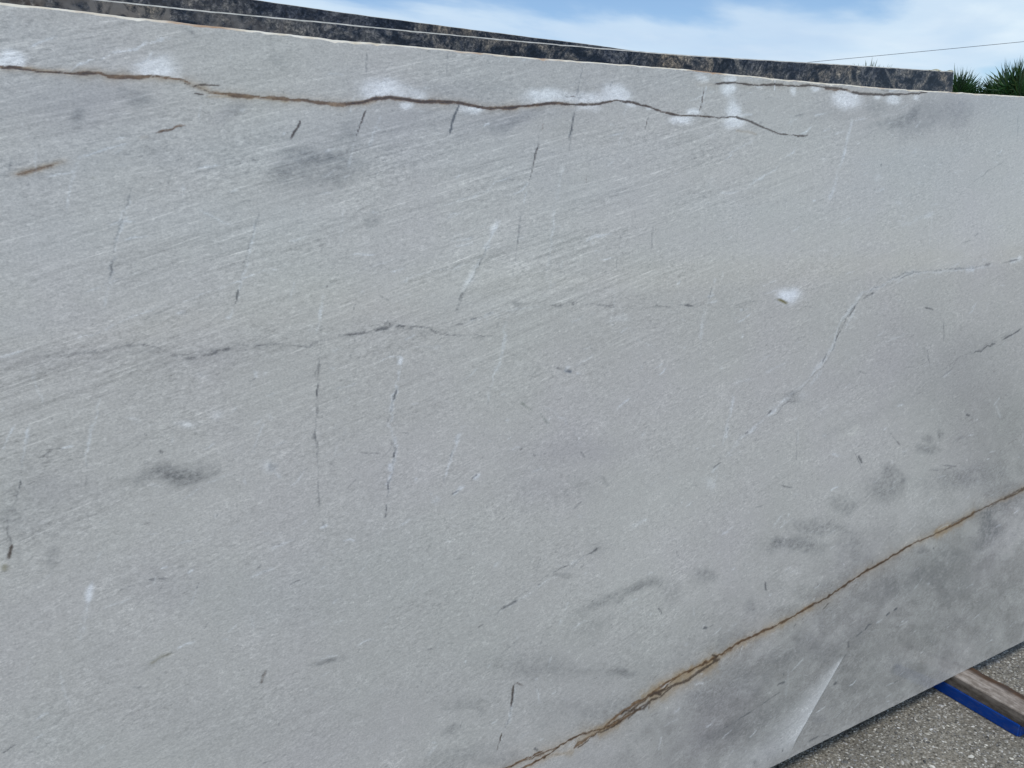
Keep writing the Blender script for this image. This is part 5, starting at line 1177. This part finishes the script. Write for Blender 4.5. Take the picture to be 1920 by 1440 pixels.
for x in (2.24, .85, -.35):
    X = x-2.3; lo = -.205-.3
    f_ = box('steel_foot', (X, lo, .001), (X+.112, 1.2, .0405), m_blue, rack, .0025)
    box('end_cap', (X+.004, lo-.0035, .003), (X+.108, lo-.0005, .038), m_blue, f_)
    timber(X+.0035, -.52-.02, .9, rack)
    box('upright_post', (X+.02, .20, .0405), (X+.08, .26, 1.5), m_blue, rack, .003)
box('light_block_rail', (-2.9, -.125, .0015), (.75, -.09, .28), m_blue, rack, .003); box('top_rail', (-2.7, .205, 1.5), (.04, .265, 1.56), m_blue, rack, .003)  # lower rail added to block light from behind on the ground under the slabs
# ------------------------------------------------------------------ palms beyond the yard
m_leaf, lt, lp = mat('palm_leaf', .45); la = N(lt, 'ShaderNodeAttribute', attribute_name='leaf'); lt.links.new(la.outputs['Color'], lp.inputs['Base Color'])
lp.inputs['Subsurface Weight'].default_value = 0
m_trunk, tt_, tpn = mat('palm_trunk', .9); tn = noise(tt_, objco(tt_, 0, (6,6,22)), 1, 5); tr = ramp(tt_, [(.3, (.07,.055,.04)), (.7, (.18,.15,.12))]); tt_.links.new(tn, tr.inputs[0]); tt_.links.new(tr.outputs[0], tpn.inputs['Base Color']); bump(tt_, tpn, tn, .6, .03)
def palm(label, x, y, crown_z, size, seed, nleaf=34, dead=.12):
    r = random.Random(seed); root = empty('fan_palm', (x, y, 0))
    V = []; F = []; na = 10; lean = (r.uniform(-.2, .2), r.uniform(-.2, .2)); hz = crown_z
    for i in range(13):
        t = i/12; rad = .17*(1.25-.35*t)*(1+.08*(i % 2)); 
        for j in range(na): a = 6.2832*j/na; V.append((lean[0]*t*t+rad*math.cos(a), lean[1]*t*t+rad*math.sin(a), hz*t))
    for i in range(12):
        for j in range(na): F.append((i*na+j, i*na+(j+1) % na, (i+1)*na+(j+1) % na, (i+1)*na+j))
    mesh_obj('trunk', V, F, m_trunk, root, True)
    P = []; Q = []; Cc = []
    def add(pts, c):
        b = len(P); P.extend(pts); Q.append(tuple(range(b, b+len(pts)))); Cc.extend([c]*len(pts))
    for l in range(nleaf):
        azm = r.uniform(0, 6.2832); elv = R(r.uniform(-35, 88)) if l > 6 else R(r.uniform(60, 90)); 
        dirv = Vector((math.cos(azm)*math.cos(elv), math.sin(azm)*math.cos(elv), math.sin(elv)))
        pet = size*r.uniform(.45, .75); base = Vector((lean[0], lean[1], hz)); hub = base+dirv*pet+Vector((0,0,-.10*pet*math.cos(elv)))
        side = dirv.cross(Vector((0,0,1))); side = side.normalized() if side.length > .05 else Vector((1,0,0)); nrm = side.cross(dirv).normalized()
        tw = r.uniform(-.5, .5); side, nrm = (side*math.cos(tw)+nrm*math.sin(tw)), (nrm*math.cos(tw)-side*math.sin(tw))
        isdead = r.random() < dead and elv < R(20); g = r.uniform(.6, 1.35)
        cc = (.20*g, .15*g, .075*g) if isdead else ((.034*g, .085*g, .024*g) if r.random() < .65 else (.075*g, .125*g, .03*g))
        for e in (-1, 1): add([base+side*.018*e, hub+side*.012*e, hub-side*.012*e+nrm*.01, base-side*.018*e+nrm*.015], cc)
        nl = 22
        for k_ in range(nl):
            a = R(-105+210*(k_+.5)/nl)+r.uniform(-.03, .03); d = (dirv*math.cos(a)+side*math.sin(a)+nrm*(.16+.22*abs(math.sin(a)))).normalized()
            L_ = size*(.62+.25*math.cos(a))*r.uniform(.85, 1.1); wv_ = d.cross(nrm).normalized()*(.019*size)
            mid = hub+d*L_*.55; droop = Vector((0,0,-1))*L_*r.uniform(.02, .42)*(1-.6*max(0, d.z)); tip = hub+d*L_+droop; fold = nrm*.012*size
            ca_ = tuple(c*r.uniform(.8, 1.25) for c in cc)
            add([hub, mid-wv_+fold, tip, mid], ca_); add([hub, mid, tip, mid+wv_+fold], ca_)
    me = bpy.data.meshes.new('crown'); me.from_pydata([tuple(p) for p in P], [], Q); me.update()
    a = me.attributes.new('leaf', 'FLOAT_COLOR', 'POINT'); a.data.foreach_set('color', np.c_[np.array(Cc), np.ones(len(Cc))].astype(np.float32).ravel())
    o = bpy.data.objects.new('crown', me); col.objects.link(o); me.materials.append(m_leaf); o.parent = root
    tag(root, label, 'palm', 'palms beyond the yard')
palm('fan palm showing right beside the end of the dark slab', 16.99, 9.38, 2.84, .78, 1, 46)
palm('low fan palm with yellowish leaves between the two taller palms', 17.28, 8.91, 2.5, .85, 2, 44, dead=.3)
palm('tallest fan palm at the right edge of the picture', 17.46, 8.6, 2.68, .98, 3, 54)
palm('fan palm behind, only leaf tips showing above the dark slab', 15.79, 11.11, 2.98, .85, 4)
# ------------------------------------------------------------------ overhead cable
m_cab, kt, kp = mat('black_cable', .6, (.06,.06,.065))
m_pole, ot, op_ = mat('pole_timber', .85); on = noise(ot, objco(ot, 0, (20,20,1)), 1, 5); orr = ramp(ot, [(.3, (.10,.08,.06)), (.7, (.22,.18,.14))]); ot.links.new(on, orr.inputs[0]); ot.links.new(orr.outputs[0], op_.inputs['Base Color'])
def tube(name, pts, rad, m, parent, na=6):
    V = []; F = []; pts = [Vector(p) for p in pts]
    for i, p in enumerate(pts):
        d = (pts[min(i+1, len(pts)-1)]-pts[max(i-1, 0)]).normalized(); s_ = d.cross(Vector((0,0,1))); s_ = s_.normalized() if s_.length > .01 else Vector((1,0,0)); n_ = s_.cross(d); rr2 = rad[i] if isinstance(rad, list) else rad
        for j in range(na): a = 6.2832*j/na; V.append(p+s_*rr2*math.cos(a)+n_*rr2*math.sin(a))
    for i in range(len(pts)-1):
        for j in range(na): F.append((i*na+j, i*na+(j+1) % na, (i+1)*na+(j+1) % na, (i+1)*na+j))
    F.append(tuple(range(na))); F.append(tuple(reversed(range(len(V)-na, len(V))))); return mesh_obj(name, V, F, m, parent, True)
P1, P2 = Vector((22.783, 18.355, 5.638)), Vector((26.171, 13.503, 5.829)); D = P2-P1
c0, c1 = P1-D*1.5, P2+D*2.2; Ln = 3.7+1
cab = empty('overhead_cable', (c0.x, c0.y, 0))
def cp_(t): p = P1+D*t; sag = .012*(t)*(t-1); return Vector((p.x, p.y, p.z+sag))-cab.location
tube('cable', [cp_(-1.5+i*4.7/24) for i in range(25)], .0075, m_cab, cab)
for t in (-1.5, 3.2):
    p = cp_(t); tube('utility_pole', [(p.x, p.y, 0), (p.x, p.y, p.z*.5), (p.x, p.y, p.z+.12)], [.14, .12, .1], m_pole, cab, 12)
tag(cab, 'thin dark overhead cable crossing the sky at upper right', 'cable')
